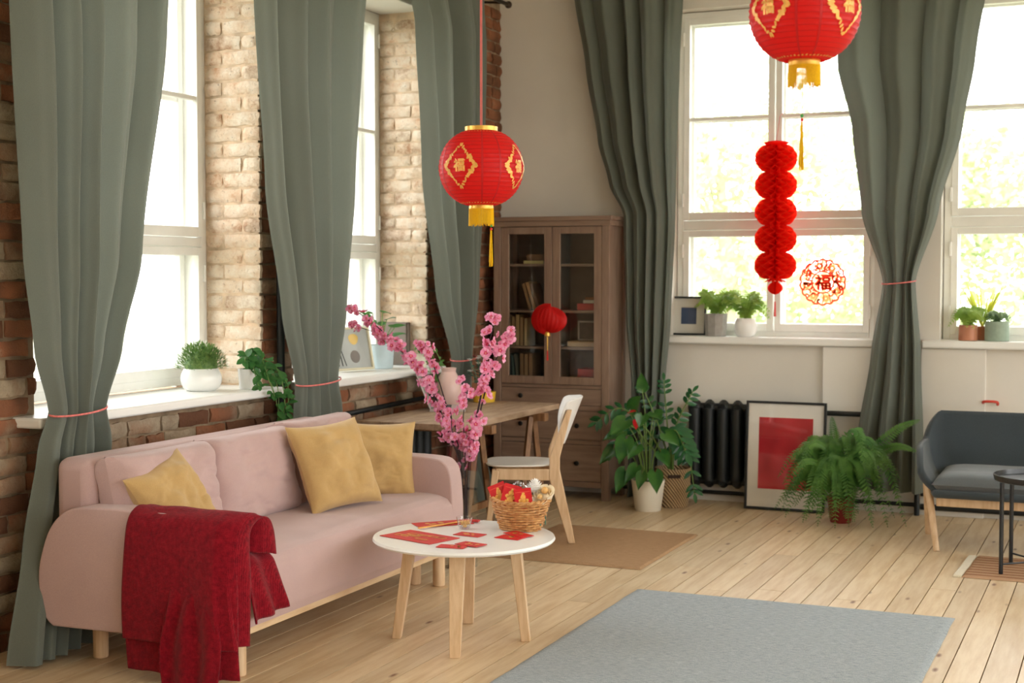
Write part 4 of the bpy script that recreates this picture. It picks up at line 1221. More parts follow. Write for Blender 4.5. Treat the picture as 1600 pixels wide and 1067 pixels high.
MB().tube([(hx, hy, z_top), (hx, hy, z_top - 5 * seg)], 0.014, 10).build('core', M['honey'], hg)
b = MB(); zb_ = z_top - 5 * seg
for j in range(16):
    a = 2 * PI * j / 16
    blade(b, (hx, hy, zb_ + 0.005), (math.cos(a), math.sin(a), -0.25), 0.085, 0.03, droop=0.1)
b.build('frill', M['honey'], hg)
sb_ = MB()
for j in range(26):
    a = 2 * PI * j / 26
    sb_.grid(lambda u, v, a=a: (hx + 0.05 * math.sin(PI * v) ** .6 * u * math.cos(a), hy + 0.05 * math.sin(PI * v) ** .6 * u * math.sin(a), zb_ - 0.105 + 0.09 * v), 2, 10)
sb_.build('small_ball', M['honey'], hg)
MB().tube([(hx, hy, zb_ - 0.10), (hx, hy, zb_ - 0.16)], 0.0015, 5).build('cord', M['cord_pink'], hg)
MB().tube([(hx, hy, zb_ - 0.15), (hx, hy, zb_ - 0.25)], [0.005, 0.009], 8).build('tassel', M['bead_r'], hg)
MB().tube([(hx, hy, z_top + 0.025), (hx, hy + 0.1, z_top + 0.20), (hx, YB + 0.115, z_top + 0.25)], 0.002, 6).build('hanging_cord', M['cord_pink'], hg)

# round paper-cut on the pane
M['papercut'] = redpaper('red_papercut', (236, 60, 34), 0.7, 0.5)
M['papercut_o'] = redpaper('orange_papercut', (244, 160, 96), 0.7, 0.5)
pc = thing('paper_cut', 'round red and gold paper-cut with a good-fortune character on the window', 'ornament', (-1.92, YB + 0.105, 1.513))
pcx, pcz, pcy = -1.92, 1.513, YB + 0.104; PR = 0.155
LAY = [0.0]
def flat(pts_): return [(pcx + x, pcy + LAY[0], pcz + z) for x, z in pts_]
def strip(b, pts2, w):
    n = len(pts2); vs_ = []
    for i in range(n):
        p, q = pts2[max(i - 1, 0)], pts2[min(i + 1, n - 1)]
        t = Vector((q[0] - p[0], q[1] - p[1])); t = t.normalized() if t.length else Vector((1, 0)); nx, nz = -t.y * w / 2, t.x * w / 2
        vs_ += [(pts2[i][0] + nx, pts2[i][1] + nz), (pts2[i][0] - nx, pts2[i][1] - nz)]
    b.add(flat(vs_), [(2 * i, 2 * i + 1, 2 * i + 3, 2 * i + 2) for i in range(n - 1)])
circ = lambda r, cx_=0, cz_=0, n=40, ex=0, m=0: [(cx_ + (r + ex * abs(math.sin(m * PI * i / n))) * math.cos(2 * PI * i / n), cz_ + (r + ex * abs(math.sin(m * PI * i / n))) * math.sin(2 * PI * i / n)) for i in range(n + 1)]
b = MB(); strip(b, circ(PR * 0.93, n=120, ex=0.010, m=18), 0.012); strip(b, circ(PR * 0.47, n=60), 0.010)
b.build('rings', M['papercut'], pc, False); LAY[0] = -0.0012
b = MB(); b.add([(pcx + p[0] * 0.115, pcy, pcz + p[1] * 0.115) for p in GV], GF)
for ox, oz in ((0.006, 0), (-0.004, 0.004), (0.003, -0.005)): b.add([(pcx + p[0] * 0.115 + ox, pcy - 0.0004, pcz + p[1] * 0.115 + oz) for p in GV], GF)
b.build('lettering', M['papercut'], pc, False)
for k in range(8):
    a = 2 * PI * k / 8 + 0.2; fx, fz = 0.72 * PR * math.cos(a), 0.72 * PR * math.sin(a)
    b = MB()
    for j in range(6):
        aa = 2 * PI * j / 6 + k; ring = circ(0.0115, fx + 0.0165 * math.cos(aa), fz + 0.0165 * math.sin(aa), 12)[:-1]
        b.add(flat(ring), [tuple(range(12))])
    b.build('flower', M['papercut_o'], pc, False)
b = MB(); rr = random.Random(8); LAY[0] = -0.0024
for k in range(60):
    a = rr.uniform(0, 2 * PI); r = rr.uniform(0.52, 0.92) * PR; s = rr.uniform(0.010, 0.02)
    strip(b, [(r * math.cos(a) + s * math.cos(a * 3 + t * 2.4) * t, r * math.sin(a) + s * math.sin(a * 3 + t * 2.4) * t) for t in (0, .3, .6, 1.0, 1.3)], 0.011)
for k in range(16):
    a = 2 * PI * k / 16; strip(b, [(0.47 * PR * math.cos(a), 0.47 * PR * math.sin(a)), (0.6 * PR * math.cos(a + .1), .6 * PR * math.sin(a + .1)), (0.95 * PR * math.cos(a), 0.95 * PR * math.sin(a))], 0.006)
b.build('scrollwork', M['papercut'], pc, False)

# flattened red fan lantern on the cabinet doors
fl_ = thing('fan_lantern', 'flattened red paper lantern with a tassel on the cabinet doors', 'paper lantern', (-3.69, 9.12, 1.25))
fc = Vector((-3.695, 9.115, 1.255))
def fanf(u, v):
    az = 2 * PI * u; e = -PI / 2 + PI * v
    r = 0.128 * math.cos(e) ** 0.8 * (1 + 0.03 * math.sin(az * 26)); z = 0.088 * math.sin(e) * (1 - 0.12 * math.cos(az))
    x, y = r * math.cos(az), r * math.sin(az) * 0.55
    ca, sa = math.cos(-0.16), math.sin(-0.16)
    return fc + Vector((x * ca - z * sa, y, x * sa + z * ca + 0.012 * math.sin(3 * az)))
MB().grid(fanf, 104, 22, True).build('shade', M['lantern'], fl_)
MB().tube([fc + Vector((0, 0, 0.08)), (-3.71, 9.19, 1.35)], 0.0015, 5).build('hanging_loop', M['cord_pink'], fl_)
MB().lathe([(0.010, 0), (0.02, 0.004), (0.017, 0.028), (0.006, 0.034)], (fc.x - 0.012, fc.y, fc.z - 0.118), 16).build('gold_cap', M['gold'], fl_)
MB().tube([fc + Vector((-0.012, 0, -0.118)), fc + Vector((-0.012, 0, -0.22))], [0.004, 0.003], 6).build('cord', M['gold'], fl_)
MB().tube([fc + Vector((-0.012, 0, -0.215)), fc + Vector((-0.012, 0, -0.285))], [0.004, 0.007], 8).build('tassel', M['bead_r'], fl_)
# ------------------------------------------------------------------ glass floor vase with blossom branches
M['vase_glass'] = thin_glass('vase_glass', (0.965, 0.975, 0.97), 1.3)
vg = thing('glass_vase', 'tall square clear glass floor vase behind the far sofa arm', 'vase', (-3.255, 6.80, 0))
vx, vy, vh, hw = -3.255, 6.80, 0.655, 0.062
b = MB()
for s in (1, -1):
    q = hw if s == 1 else hw - 0.006
    ring = [(vx + a * q, vy + c_ * q) for a, c_ in ((-1, -1), (1, -1), (1, 1), (-1, 1))]
    z0 = 0.002 if s == 1 else 0.02
    vs_ = [(x, y, z0) for x, y in ring] + [(x, y, vh) for x, y in ring]
    b.add(vs_, [(i, (i + 1) % 4, 4 + (i + 1) % 4, 4 + i) for i in range(4)] + [(3, 2, 1, 0)])
b.build('glass_body', M['vase_glass'], vg, False)
M['vase_rim'] = thin_glass('vase_rim_glass', (0.85, 0.88, 0.87), 2.0)
b = MB()
for a0, a1, c0, c1 in ((-hw, hw, -hw, -hw + .006), (-hw, hw, hw - .006, hw), (-hw, -hw + .006, -hw + .006, hw - .006), (hw - .006, hw, -hw + .006, hw - .006)):
    b.box(vx + a0, vx + a1, vy + c0, vy + c1, vh, vh + 0.004)
b.build('rim', M['vase_rim'], vg, False)
MB().box(vx - hw + .006, vx + hw - .006, vy - hw + .006, vy + hw - .006, 0.002, 0.02).build('thick_bottom', M['vase_rim'], vg, False)

M['bark'] = plain('dark_bark', (44, 30, 34), 0.8, 0.2, 40)
M['pink_petal'] = leafmat('pink_petals', (240, 136, 184), (250, 198, 222), 0.4, 0.6, 60)
M['pink_heart'] = leafmat('deep_pink_heart', (222, 58, 120), (236, 96, 146), 0.2, 0.6, 60)
M['stamen'] = plain('pale_stamen', (238, 176, 150), 0.6, 0)
def blossom_mesh(openness, seed):
    r = random.Random(seed); b = MB()
    for k in range(5):
        a = 2 * PI * k / 5 + r.uniform(-.15, .15)
        L = 0.017 * r.uniform(0.9, 1.1); W = 0.018
        el = openness + r.uniform(-.15, .15)
        d = Vector((math.cos(a) * math.cos(el), math.sin(a) * math.cos(el), math.sin(el))); s = Vector((-math.sin(a), math.cos(a), 0)); n = s.cross(d)
        rows = [(0.0, 0.25), (0.35, 0.8), (0.75, 1.0), (1.0, 0.55)]
        vs_ = []
        for t, w in rows:
            c = d * L * t - n * 0.25 * L * t * t * (-1 if openness > .5 else .4)
            vs_ += [c - s * W * w / 2 + n * 0.003, c, c + s * W * w / 2 + n * 0.003]
        fs = []; mi = []
        for j in range(3):
            fs += [(3 * j, 3 * j + 1, 3 * j + 4, 3 * j + 3), (3 * j + 1, 3 * j + 2, 3 * j + 5, 3 * j + 4)]
        b.add(vs_, fs[:2], 1); k0 = len(b.v) - 12
        b.f += [tuple(i + k0 for i in f) for f in fs[2:]]; b.mi += [0] * 4
    b.ball((0, 0, 0.002), 0.0028, 6, 4, 2)
    return b.mesh('blossom', [M['pink_petal'], M['pink_heart'], M['stamen']], True)
BL = [blossom_mesh(o, i) for i, o in enumerate((0.25, 0.45, 0.6, 0.9, 1.15))]
rng = random.Random(19)
VXO = 0.0
def branch(label, stems, nblos, low, side):
    root = thing('blossom_branch', label, 'flower branch', (vx, vy, 0.02), 'pink blossom branches in the glass vase')
    allp = []
    for (pts, dy, r0, n) in stems:
        P_ = [Vector((x, vy + dy * (i / (len(pts) - 1)) + 0.012 * math.sin(i * 2.3), z)) for i, (x, z) in enumerate(pts)]
        P_[0] = Vector((vx + 0.02 * side, vy + dy * .1, 0.03))
        S = spline(P_, 6)
        MB().tube(S, [r0 * (1 - 0.75 * i / len(S)) for i in range(len(S))], 7).build('stem', M['bark'], root)
        ok = [i for i in range(2, len(S)) if S[i].z > low]
        for k in range(n):
            i = rng.choice(ok); p = S[i].lerp(S[min(i + 1, len(S) - 1)], rng.random())
            d = Vector((rng.gauss(0, 1), rng.gauss(0, 1) - 0.5, rng.gauss(0, 0.8) + 0.2)).normalized()
            off = abs(rng.gauss(0.012, 0.02)) + 0.004
            q = p + d * off
            sc = rng.uniform(1.1, 1.75) * (0.85 if i > len(S) * 0.9 else 1.0)
            Mx = frame_m(q, (rng.uniform(-1, 1), rng.uniform(-1, 1), rng.uniform(-1, 1) + .01), d + Vector((0.15, -0.35, 0.15))) @ Matrix.Scale(sc, 4)
            inst('blossom', rng.choice(BL), Mx, root)
        inst('blossom', BL[1], frame_m(S[-1], (1, 0, 0.3), S[-1] - S[-3]) @ Matrix.Scale(1.1, 4), root)
    return root
L1 = [(-3.247, 0.096), (-3.261, 0.507), (-3.298, 0.676), (-3.366, 0.81), (-3.45, 1.006), (-3.55, 1.113), (-3.658, 1.208), (-3.752, 1.296), (-3.879, 1.378)]
L2 = [(-3.254, 0.13), (-3.268, 0.575), (-3.328, 0.75), (-3.412, 0.938), (-3.519, 1.073), (-3.627, 1.163), (-3.761, 1.241), (-3.9, 1.287)]
L3 = [(-3.25, 0.13), (-3.276, 0.625), (-3.347, 0.845), (-3.427, 1.03), (-3.492, 1.156), (-3.526, 1.189)]
R1 = [(-3.246, 0.131), (-3.223, 0.44), (-3.189, 0.681), (-3.148, 0.879), (-3.114, 1.039), (-3.081, 1.175), (-3.048, 1.343)]
R2 = [(-3.254, 0.13), (-3.216, 0.543), (-3.17, 0.743), (-3.129, 0.947), (-3.066, 1.118), (-3.011, 1.209), (-2.982, 1.253)]
R3 = [(-3.25, 0.13), (-3.231, 0.577), (-3.223, 0.798), (-3.211, 0.918), (-3.222, 1.026)]
C1 = [(-3.246, 0.131), (-3.257, 0.575), (-3.283, 0.738), (-3.287, 0.83), (-3.317, 0.887)]
branch('longest pink blossom branch reaching towards the brick-wall window', [(L1, -0.06, 0.008, 78), (L3, 0.06, 0.005, 24)], 0, 0.66, -1)
branch('pink blossom branch forking lowest towards the window', [(L2, -0.02, 0.006, 42), (C1, -0.1, 0.004, 8)], 0, 0.62, -1)
branch('upright pink blossom branch in front of the cabinet', [(R1, -0.04, 0.008, 64), (R3, -0.08, 0.004, 20)], 0, 0.52, 1)
branch('pink blossom branch with the tip bending towards the cabinet doors', [(R2, 0.03, 0.006, 52)], 0, 0.55, 1)

# ------------------------------------------------------------------ things on the coffee table
def wicker(name, a, b_):
    t = NT(name); f = t.noise(t.map((1, 1, 1)), 45, 3)
    t.col(t.ramp(f, [(0.3, lin(a)), (0.7, lin(b_))])); t.set(Roughness=0.6)
    return t.m
M['wicker'] = wicker('honey_wicker', (164, 108, 58), (214, 164, 104))
bk = thing('wicker_basket', 'oval honey-coloured wicker basket on the coffee table', 'basket', (-2.46, 5.69, 0.445))
bc = (-2.445, 5.70); BS = 0.80
def bkr(t): return 0.088 + 0.042 * t ** 0.9
rng = random.Random(2)
w = MB(); NS = 26
for k in range(12):
    t = k / 11; z = 0.452 + 0.118 * t
    pts = []
    for i in range(NS * 4 + 1):
        a = 2 * PI * i / (NS * 4); wob = 0.0042 * math.sin(a * NS / 2 * 1.0 + PI * k)
        lift = (0.018 * max(0, -math.cos(a)) ** 2 + 0.008 * max(0, math.cos(a)) ** 2) * t ** 3
        pts.append((bc[0] + (bkr(t) + wob) * math.cos(a), bc[1] + BS * (bkr(t) + wob) * math.sin(a), z + lift + 0.0015 * math.sin(3 * a + k)))
    w.tube(pts, 0.0052, 6, cap=False)
w.build('weave', M['wicker'], bk)['kind'] = 'stuff'
for i in range(NS // 2 * 2):
    if i % 2: continue
    a = 2 * PI * i / NS
    lift = (0.018 * max(0, -math.cos(a)) ** 2 + 0.008 * max(0, math.cos(a)) ** 2)
    MB().tube([(bc[0] + bkr(t) * math.cos(a), bc[1] + BS * bkr(t) * math.sin(a), 0.45 + 0.118 * t + lift * t ** 3) for t in (0, .5, 1.0)], 0.004, 5).build('stake', M['wicker'], bk)
rim = MB()
for ph in (0, PI):
    pts = []
    for i in range(121):
        a = 2 * PI * i / 120; lift = (0.018 * max(0, -math.cos(a)) ** 2 + 0.008 * max(0, math.cos(a)) ** 2)
        rr_ = bkr(1.03) + 0.005 * math.cos(a * 14 + ph); pts.append((bc[0] + rr_ * math.cos(a), bc[1] + BS * rr_ * math.sin(a), 0.572 + lift + 0.005 * math.sin(a * 14 + ph)))
    rim.tube(pts, 0.006, 6, cap=False)
rim.build('rim', M['wicker'], bk)
MB().lathe([(0.0001, 0.447), (0.085, 0.447), (0.09, 0.452), (0.085, 0.458), (0.0001, 0.458)], (bc[0], bc[1], 0), 30, sy=BS).build('base', M['wicker'], bk)

M['env_red'] = plain('glossy_red_card', (204, 20, 32), 0.4, 0.06, 30)
M['env_line'] = plain('light_red_print', (226, 78, 64), 0.4, 0.05)
M['card_red'] = plain('matte_red_card', (198, 52, 48), 0.55, 0.05, 30)
def blob(r, n=9, cx_=0, cz_=0, s=1):
    return [(cx_ + s * (0.7 + 0.3 * r.random()) * math.cos(2 * PI * i / n), cz_ + s * (0.7 + 0.3 * r.random()) * math.sin(2 * PI * i / n)) for i in range(n)]
def envelope(label, Mx, w_, h_, seed, group, motif='figure', mats=('env_red', 'gold_print')):
    """card in local xy, face +z"""
    root = thing('red_envelope', label, 'envelope', tuple(Mx.translation), group)
    MB().obox(Mx, w_, h_, 0.0022).build('card', M[mats[0]], root, False)
    r = random.Random(seed); g = MB()
    def poly(pts_, z=0.0016): g.add([Mx @ Vector((x, y, z)) for x, y in pts_], [tuple(range(len(pts_)))])
    if motif == 'figure':
        for cx_, cz_, s in ((0, 0.012, 0.013), (0.0, -0.012, 0.018), (-0.013, -0.004, 0.009), (0.013, -0.006, 0.009), (0.002, 0.026, 0.007), (-0.012, -0.028, 0.008), (0.013, -0.028, 0.008)):
            poly(blob(r, 9, cx_ * w_ / 0.07, cz_ * h_ / 0.10, s * w_ / 0.07))
    elif motif == 'big':
        for k in range(9):
            x = r.uniform(-.34, .34) * w_; y = r.uniform(-.3, .3) * h_
            a, b_ = r.uniform(0.06, 0.16) * w_, r.uniform(.03, .07) * h_
            for t_ in (1, -1): poly([(x - a, y + t_ * b_), (x + a, y + t_ * b_), (x + a, y + t_ * b_ + .006), (x - a, y + t_ * b_ + .006)])
            poly([(x - a, y - b_), (x - a + .006, y - b_), (x - a + .006, y + b_), (x - a, y + b_)]); poly([(x + a - .006, y - b_), (x + a, y - b_), (x + a, y + b_), (x + a - .006, y + b_)])
    else:
        for k in range(6): poly(blob(r, 7, r.uniform(-.3, .3) * w_, r.uniform(-.2, .2) * h_, 0.05 * w_ + 0.003))
    g.build('gold_print', M[mats[1]], root, False)
    if motif == 'figure':
        l_ = MB()
        l_.add([Mx @ Vector(p) for p in ((-w_ * .42, h_ * .32, .0014), (w_ * .42, h_ * .32, .0014), (w_ * .42, h_ * .35, .0014), (-w_ * .42, h_ * .35, .0014))], [(0, 1, 2, 3)])
        l_.build('fold_line', M['env_line'], root, False)
    return root
fwd = Vector((0.40, -0.90, 0.16))
for (x, y, z, xa, seed, lab) in ((-2.525, 5.655, 0.60, (0.9, 0.4, 0.42), 1, 'red envelope with gold figure, leftmost in the wicker basket'),
                            (-2.468, 5.645, 0.600, (0.9, 0.4, -0.28), 2, 'red envelope with gold figure, middle one in the wicker basket'),
                            (-2.405, 5.640, 0.588, (0.9, 0.42, 0.12), 3, 'red envelope with gold figure, nearest the white flowers in the basket')):
    envelope(lab, frame_m((x, y, z), xa, fwd + Vector((0, 0, 0.1 * seed))), 0.076, 0.10, seed, 'red envelopes standing in the basket')

def quad_card(label, q, z, seed, group, motif, mats):
    q = [Vector((x, y, z)) for x, y in q]
    c = sum(q, Vector()) / 4
    ex = ((q[1] - q[0]) + (q[2] - q[3])) / 2; ey = ((q[3] - q[0]) + (q[2] - q[1])) / 2
    if ex.length < ey.length: ex, ey = ey, -ex
    return envelope(label, frame_m(c, ex, (0, 0, 1)), ex.length, ey.length * 0.96, seed, group, motif, mats)
TBL = 'red cards lying on the coffee table'
quad_card('long red banner card lying furthest back on the coffee table', [(-2.95, 5.655), (-2.76, 5.815), (-2.70, 5.745), (-2.865, 5.53)], 0.4475, 12, TBL, 'dots', ('card_red', 'gold_print'))
quad_card('large red card with gold print at the sofa side of the coffee table', [(-2.934, 5.305), (-2.876, 5.489), (-2.592, 5.398), (-2.651, 5.216)], 0.4475, 13, TBL, 'big', ('card_red', 'gold_print'))
quad_card('small red card beside the glass cup on the coffee table', [(-2.649, 5.454), (-2.657, 5.534), (-2.532, 5.521), (-2.526, 5.443)], 0.4475, 14, TBL, 'dots', ('card_red', 'gold_print'))
quad_card('small red card at the front rim of the table, lower of a crossed pair', [(-2.594, 5.18), (-2.609, 5.234), (-2.497, 5.26), (-2.47, 5.182)], 0.4475, 15, TBL, 'dots', ('card_red', 'gold_print'))
quad_card('small red card at the front rim of the table, upper of a crossed pair', [(-2.548, 5.251), (-2.537, 5.333), (-2.423, 5.3), (-2.441, 5.232)], 0.4500, 16, TBL, 'dots', ('card_red', 'gold_print'))
quad_card('bright red card below the basket, lower of two overlapping', [(-2.461, 5.455), (-2.46, 5.553), (-2.348, 5.52), (-2.345, 5.458)], 0.4475, 17, TBL, 'dots', ('env_red', 'gold_print'))
quad_card('bright red card below the basket, upper of two overlapping', [(-2.47, 5.573), (-2.437, 5.63), (-2.332, 5.568), (-2.346, 5.489)], 0.4500, 18, TBL, 'dots', ('env_red', 'gold_print'))
sk = MB()
sk.obox(frame_m((-2.80, 5.625, 0.4525), (0.12, 0.27, 0), (0, 0, 1)), 0.25, 0.012, 0.005)
tag(sk.build('gold_stick', M['gold_print'], None, False, 0.001), 'flat gold stick lying across the red cards', 'stick')
M['cup_glass'] = thin_glass('cup_glass', (0.97, 0.98, 0.98), 1.2)
M['candy'] = plain('gold_candy', (222, 170, 92), 0.35, 0.15, 90)
gc = thing('glass_cup', 'small clear glass cup of golden sweets on the coffee table', 'glass', (-2.675, 5.60, 0.4476))
gcx, gcy = -2.675, 5.61
MB().lathe([(0.0001, 0), (0.022, 0.0), (0.026, 0.004), (0.036, 0.05), (0.0345, 0.05), (0.025, 0.007), (0.0001, 0.006)], (gcx, gcy, 0.4478), 28, cap=False).build('cup', M['cup_glass'], gc)
rng = random.Random(3); b = MB()
for k in range(22): b.ball((gcx + rng.uniform(-.017, .017), gcy + rng.uniform(-.017, .017), 0.458 + rng.uniform(0.0, 0.022)), 0.006, 7, 5)
b.build('sweets', M['candy'], gc)['kind'] = 'stuff'
rb = MB().obox(frame_m((-2.715, 5.775, 0.4535), (1, 0.1, 0.0), (0, 0, 1)), 0.07, 0.03, 0.008)
tag(rb.build('sweet_wrapper', M['card_red'], None, True, 0.003), 'small red wrapped sweet behind the glass cup', 'sweet')

# flowers and wrapped sweets in the basket
def flower(label, name, c, R, n_rings, mat, petal_w, group, closed=0.0, core=None):
    root = thing(name, label, 'flower', tuple(c), group)
    b = MB()
    for k in range(n_rings if not closed else 0):
        n = 7 + 2 * k if closed == 0 else 5 + k
        for j in range(n):
            a = 2 * PI * j / n + k * 0.4; el = 1.35 - 1.25 * (k + 0.5) / n_rings
            blade(b, Vector(c) + Vector((0, 0, 0.004 * (n_rings - k))), (math.cos(a) * math.cos(el), math.sin(a) * math.cos(el) - 0.25, math.sin(el)), R * (0.75 + 0.25 * k / n_rings), petal_w, droop=-0.3 if closed else 0.05, cup=0.35 if closed else 0.12)
    if closed:                       # cupped petals wrapped round one another
        for k in range(4):
            rk = R * (0.34 + 0.14 * k)
            for j in range(4 + (k > 1)):
                a0 = 2 * PI * j / (4 + (k > 1)) + k * 0.7
                def pet(u, v):
                    az = a0 + (u - .5) * 1.75 * (0.55 + 0.45 * math.sin(PI * min(1, v * 0.75 + .2)))
                    e = -1.1 + 1.75 * v - 0.1 * k
                    rr_ = rk * (1 + (0.16 * k * max(0, v - .7) / .3))
                    p = Vector((rr_ * math.cos(e) * math.cos(az), rr_ * math.cos(e) * math.sin(az), rr_ * math.sin(e) * 1.1))
                    return Vector(c) + Matrix.Rotation(0.6, 3, 'X') @ p
                b.grid(pet, 6, 7)
    b.build('petals', mat, root)
    if core: MB().ball(Vector(c) + Vector((0, -0.004, 0.02)), R * (0.5 if core == M['white_petal'] else 0.34), 10, 8, sz=1.0).build('heart', core, root)
    MB().tube([Vector(c), Vector((c[0], c[1] + 0.005, 0.47))], 0.003, 6).build('stem', M['euca'], root)
    return root
M['cream_petal'] = leafmat('cream_petals', (250, 234, 200), (253, 246, 230), 0.4)
M['cream_heart'] = leafmat('apricot_heart', (232, 180, 100), (242, 204, 140), 0.2)
flower('white chrysanthemum in the wicker basket', 'flower', (-2.390, 5.735, 0.605), 0.054, 7, M['white_petal'], 0.018, 'flowers in the basket', core=M['white_petal'])
flower('cream rose at the rim of the wicker basket', 'flower', (-2.335, 5.715, 0.603), 0.045, 5, M['cream_petal'], 0.042, 'flowers in the basket', closed=1, core=M['cream_heart'])
flower('smaller cream rose just below the other in the basket', 'flower', (-2.345, 5.685, 0.578), 0.036, 4, M['cream_petal'], 0.03, 'flowers in the basket', closed=1, core=M['cream_heart'])
M['cello'] = thin_glass('cellophane', (0.95, 0.95, 0.95), 3.0, 0.12)
M['pink_sweet'] = plain('pink_sweets', (214, 96, 118), 0.4, 0.2, 60)
cs = thing('sweets_bag', 'clear cellophane bag of pink sweets in the wicker basket', 'bag', (-2.47, 5.735, 0.50))
b = MB()
def bag(u, v):
    a = 2 * PI * u; e = -PI / 2 + PI * v
    r = 0.055 * (1 + 0.25 * noise.noise((3 * math.cos(a), 3 * math.sin(a), 4 * v)))
    return (-2.47 + r * math.cos(e) * math.cos(a), 5.735 + r * .6 * math.cos(e) * math.sin(a), 0.585 + r * 1.15 * math.sin(e))
b.grid(bag, 22, 14, True).build('cellophane', M['cello'], cs)
b = MB(); rng = random.Random(4)
for k in range(16): b.ball((-2.465 + rng.uniform(-.03, .03), 5.735 + rng.uniform(-.014, .014), 0.565 + rng.uniform(-.02, .035)), 0.010, 8, 6)
b.build('sweets', M['pink_sweet'], cs)['kind'] = 'stuff'
b = MB(); rng = random.Random(9)
for k in range(9): blade(b, (-2.35 + rng.uniform(-.02, .02), 5.67 + rng.uniform(-.01, .02), 0.56), (rng.uniform(-.6, .8), rng.uniform(-1, .2), rng.uniform(0, .6)), 0.04, 0.02)
M['leaf_dark'] = leafmat('dark_leaf', (38, 74, 36), (70, 116, 56), 0.2)
tag(b.build('leaf_sprig', M['leaf_dark'], None), 'dark green leaf sprig beside the roses in the basket', 'leaves')

# ------------------------------------------------------------------ pictures
M['black_frame'] = plain('black_frame', (22, 26, 28), 0.4, 0.05)
M['mat_white'] = plain('passe_partout', (232, 228, 220), 0.8, 0.02)
def redart():
    t = NT('red_print'); v = t.map((1.3, 1, 1.0))
    f = t.noise(v, 3.2, 2, 0.4)
    t.col(t.ramp(f, [(0.35, lin((168, 16, 36))), (0.5, lin((196, 34, 50))), (0.65, lin((206, 62, 70)))])); t.set(Roughness=0.3)
    return t.m
M['red_art'] = redart()
M['navy_art'] = plain('navy_print', (62, 82, 118), 0.6, 0.08, 10)
M['frame_glass'] = thin_glass('picture_glass', (0.97, 0.97, 0.97), 1.0)
def picture(label, Mx, w_, h_, mw, fw_, art, aw, ah, ay=0.0, group=None):
    """local x across, z up from the bottom edge, -y the face"""
    root = thing('framed_picture', label, 'picture', tuple(Mx.translation), group)
    def bx(name, a, b_, c_, d_, y0, y1, mat, bev=0.0):
        q = MB().box(a, b_, y0, y1, c_, d_); q.v = [tuple(Mx @ Vector(p)) for p in q.v]
        return q.build(name, mat, root, False, bev)
    for a, b_, c_, d_ in ((-w_ / 2, -w_ / 2 + fw_, 0, h_), (w_ / 2 - fw_, w_ / 2, 0, h_), (-w_ / 2 + fw_, w_ / 2 - fw_, 0, fw_), (-w_ / 2 + fw_, w_ / 2 - fw_, h_ - fw_, h_)):
        bx('frame_bar', a, b_, c_, d_, -0.022, 0, M[mw[0]], 0.002)
    bx('mount', -w_ / 2 + fw_ * .9, w_ / 2 - fw_ * .9, fw_ * .9, h_ - fw_ * .9, -0.008, -0.002, M[mw[1]])
    bx('print', -aw / 2, aw / 2, h_ / 2 - ah / 2 + ay, h_ / 2 + ah / 2 + ay, -0.0095, -0.008, art)
    g = MB().add([Mx @ Vector(p) for p in ((-w_ / 2 + fw_, -0.014, fw_), (w_ / 2 - fw_, -0.014, fw_), (w_ / 2 - fw_, -0.014, h_ - fw_), (-w_ / 2 + fw_, -0.014, h_ - fw_))], [(0, 1, 2, 3)])
    g.build('glazing', M['frame_glass'], root, False)
    return root
Mx = Matrix.Translation((-2.09, 9.305, 0.003)) @ Matrix.Rotation(0.0, 4, 'Z') @ Matrix.Rotation(-0.075, 4, 'X')
picture('black-framed red print leaning against the radiator', Mx, 0.535, 0.72, ('black_frame', 'mat_white'), 0.016, M['red_art'], 0.36, 0.475, 0.015)
Mx = Matrix.Translation((-2.845, 9.62, 1.141)) @ Matrix.Rotation(-0.08, 4, 'X') 
picture('small black-framed navy square picture on the white sill', Mx, 0.255, 0.27, ('black_frame', 'mat_white'), 0.013, M['navy_art'], 0.11, 0.115)
M['cream_frame'] = plain('cream_frame', (224, 216, 188), 0.5, 0.04)
M['grey_art'] = plain('pale_grey_print', (186, 190, 188), 0.6, 0.06)
M['ink'] = plain('dark_ink', (46, 50, 52), 0.6, 0.1)
M['taupe'] = plain('taupe_ink', (112, 100, 94), 0.6, 0.1)
M['art_yellow'] = plain('yellow_ink', (236, 198, 100), 0.6, 0.1)
Mx = Matrix.Translation((-4.40, 7.63, 0.972)) @ Matrix.Rotation(math.radians(72), 4, 'Z') @ Matrix.Rotation(-0.22, 4, 'X')
pr = picture('cream-framed abstract print leaning on the sill behind the blossoms', Mx, 0.34, 0.27, ('cream_frame', 'grey_art'), 0.014, M['grey_art'], 0.28, 0.21)
def art(name, polys, mat):
    g = MB()
    for p in polys: g.add([Mx @ Vector((x, -0.0115, z)) for x, z in p], [tuple(range(len(p)))])
    g.build(name, mat, pr, False)
art('stripes', [[(-.12, .03), (-.105, .03), (-.125, .235), (-.14, .235)], [(-.085, .03), (-.075, .03), (-.105, .235), (-.115, .235)], [(-.055, .03), (-.047, .03), (-.08, .15), (-.088, .15)]], M['ink'])
art('round_shape', [[(0.03 + 0.04 * math.cos(a), 0.085 + 0.04 * math.sin(a)) for a in [2 * PI * i / 16 for i in range(16)]]], M['taupe'])
art('yellow_shape', [[(0.035 + 0.04 * math.cos(a), 0.205 + 0.038 * math.sin(a) * (1.2 if math.sin(a) < 0 else .6)) for a in [2 * PI * i / 16 for i in range(16)]]], M['art_yellow'])
M['grey_box'] = plain('grey_brown_board', (112, 100, 90), 0.7, 0.06)
bxo = MB().box(-4.52, -4.36, 8.26, 8.32, 0.972, 1.25)
bxo.box(-4.35, -4.345, 8.265, 8.27, 0.98, 1.24)
tag(bxo.build('box_file', M['grey_box'], None, True, 0.003), 'upright grey-brown box file at the end of the brick-wall sill', 'box file')
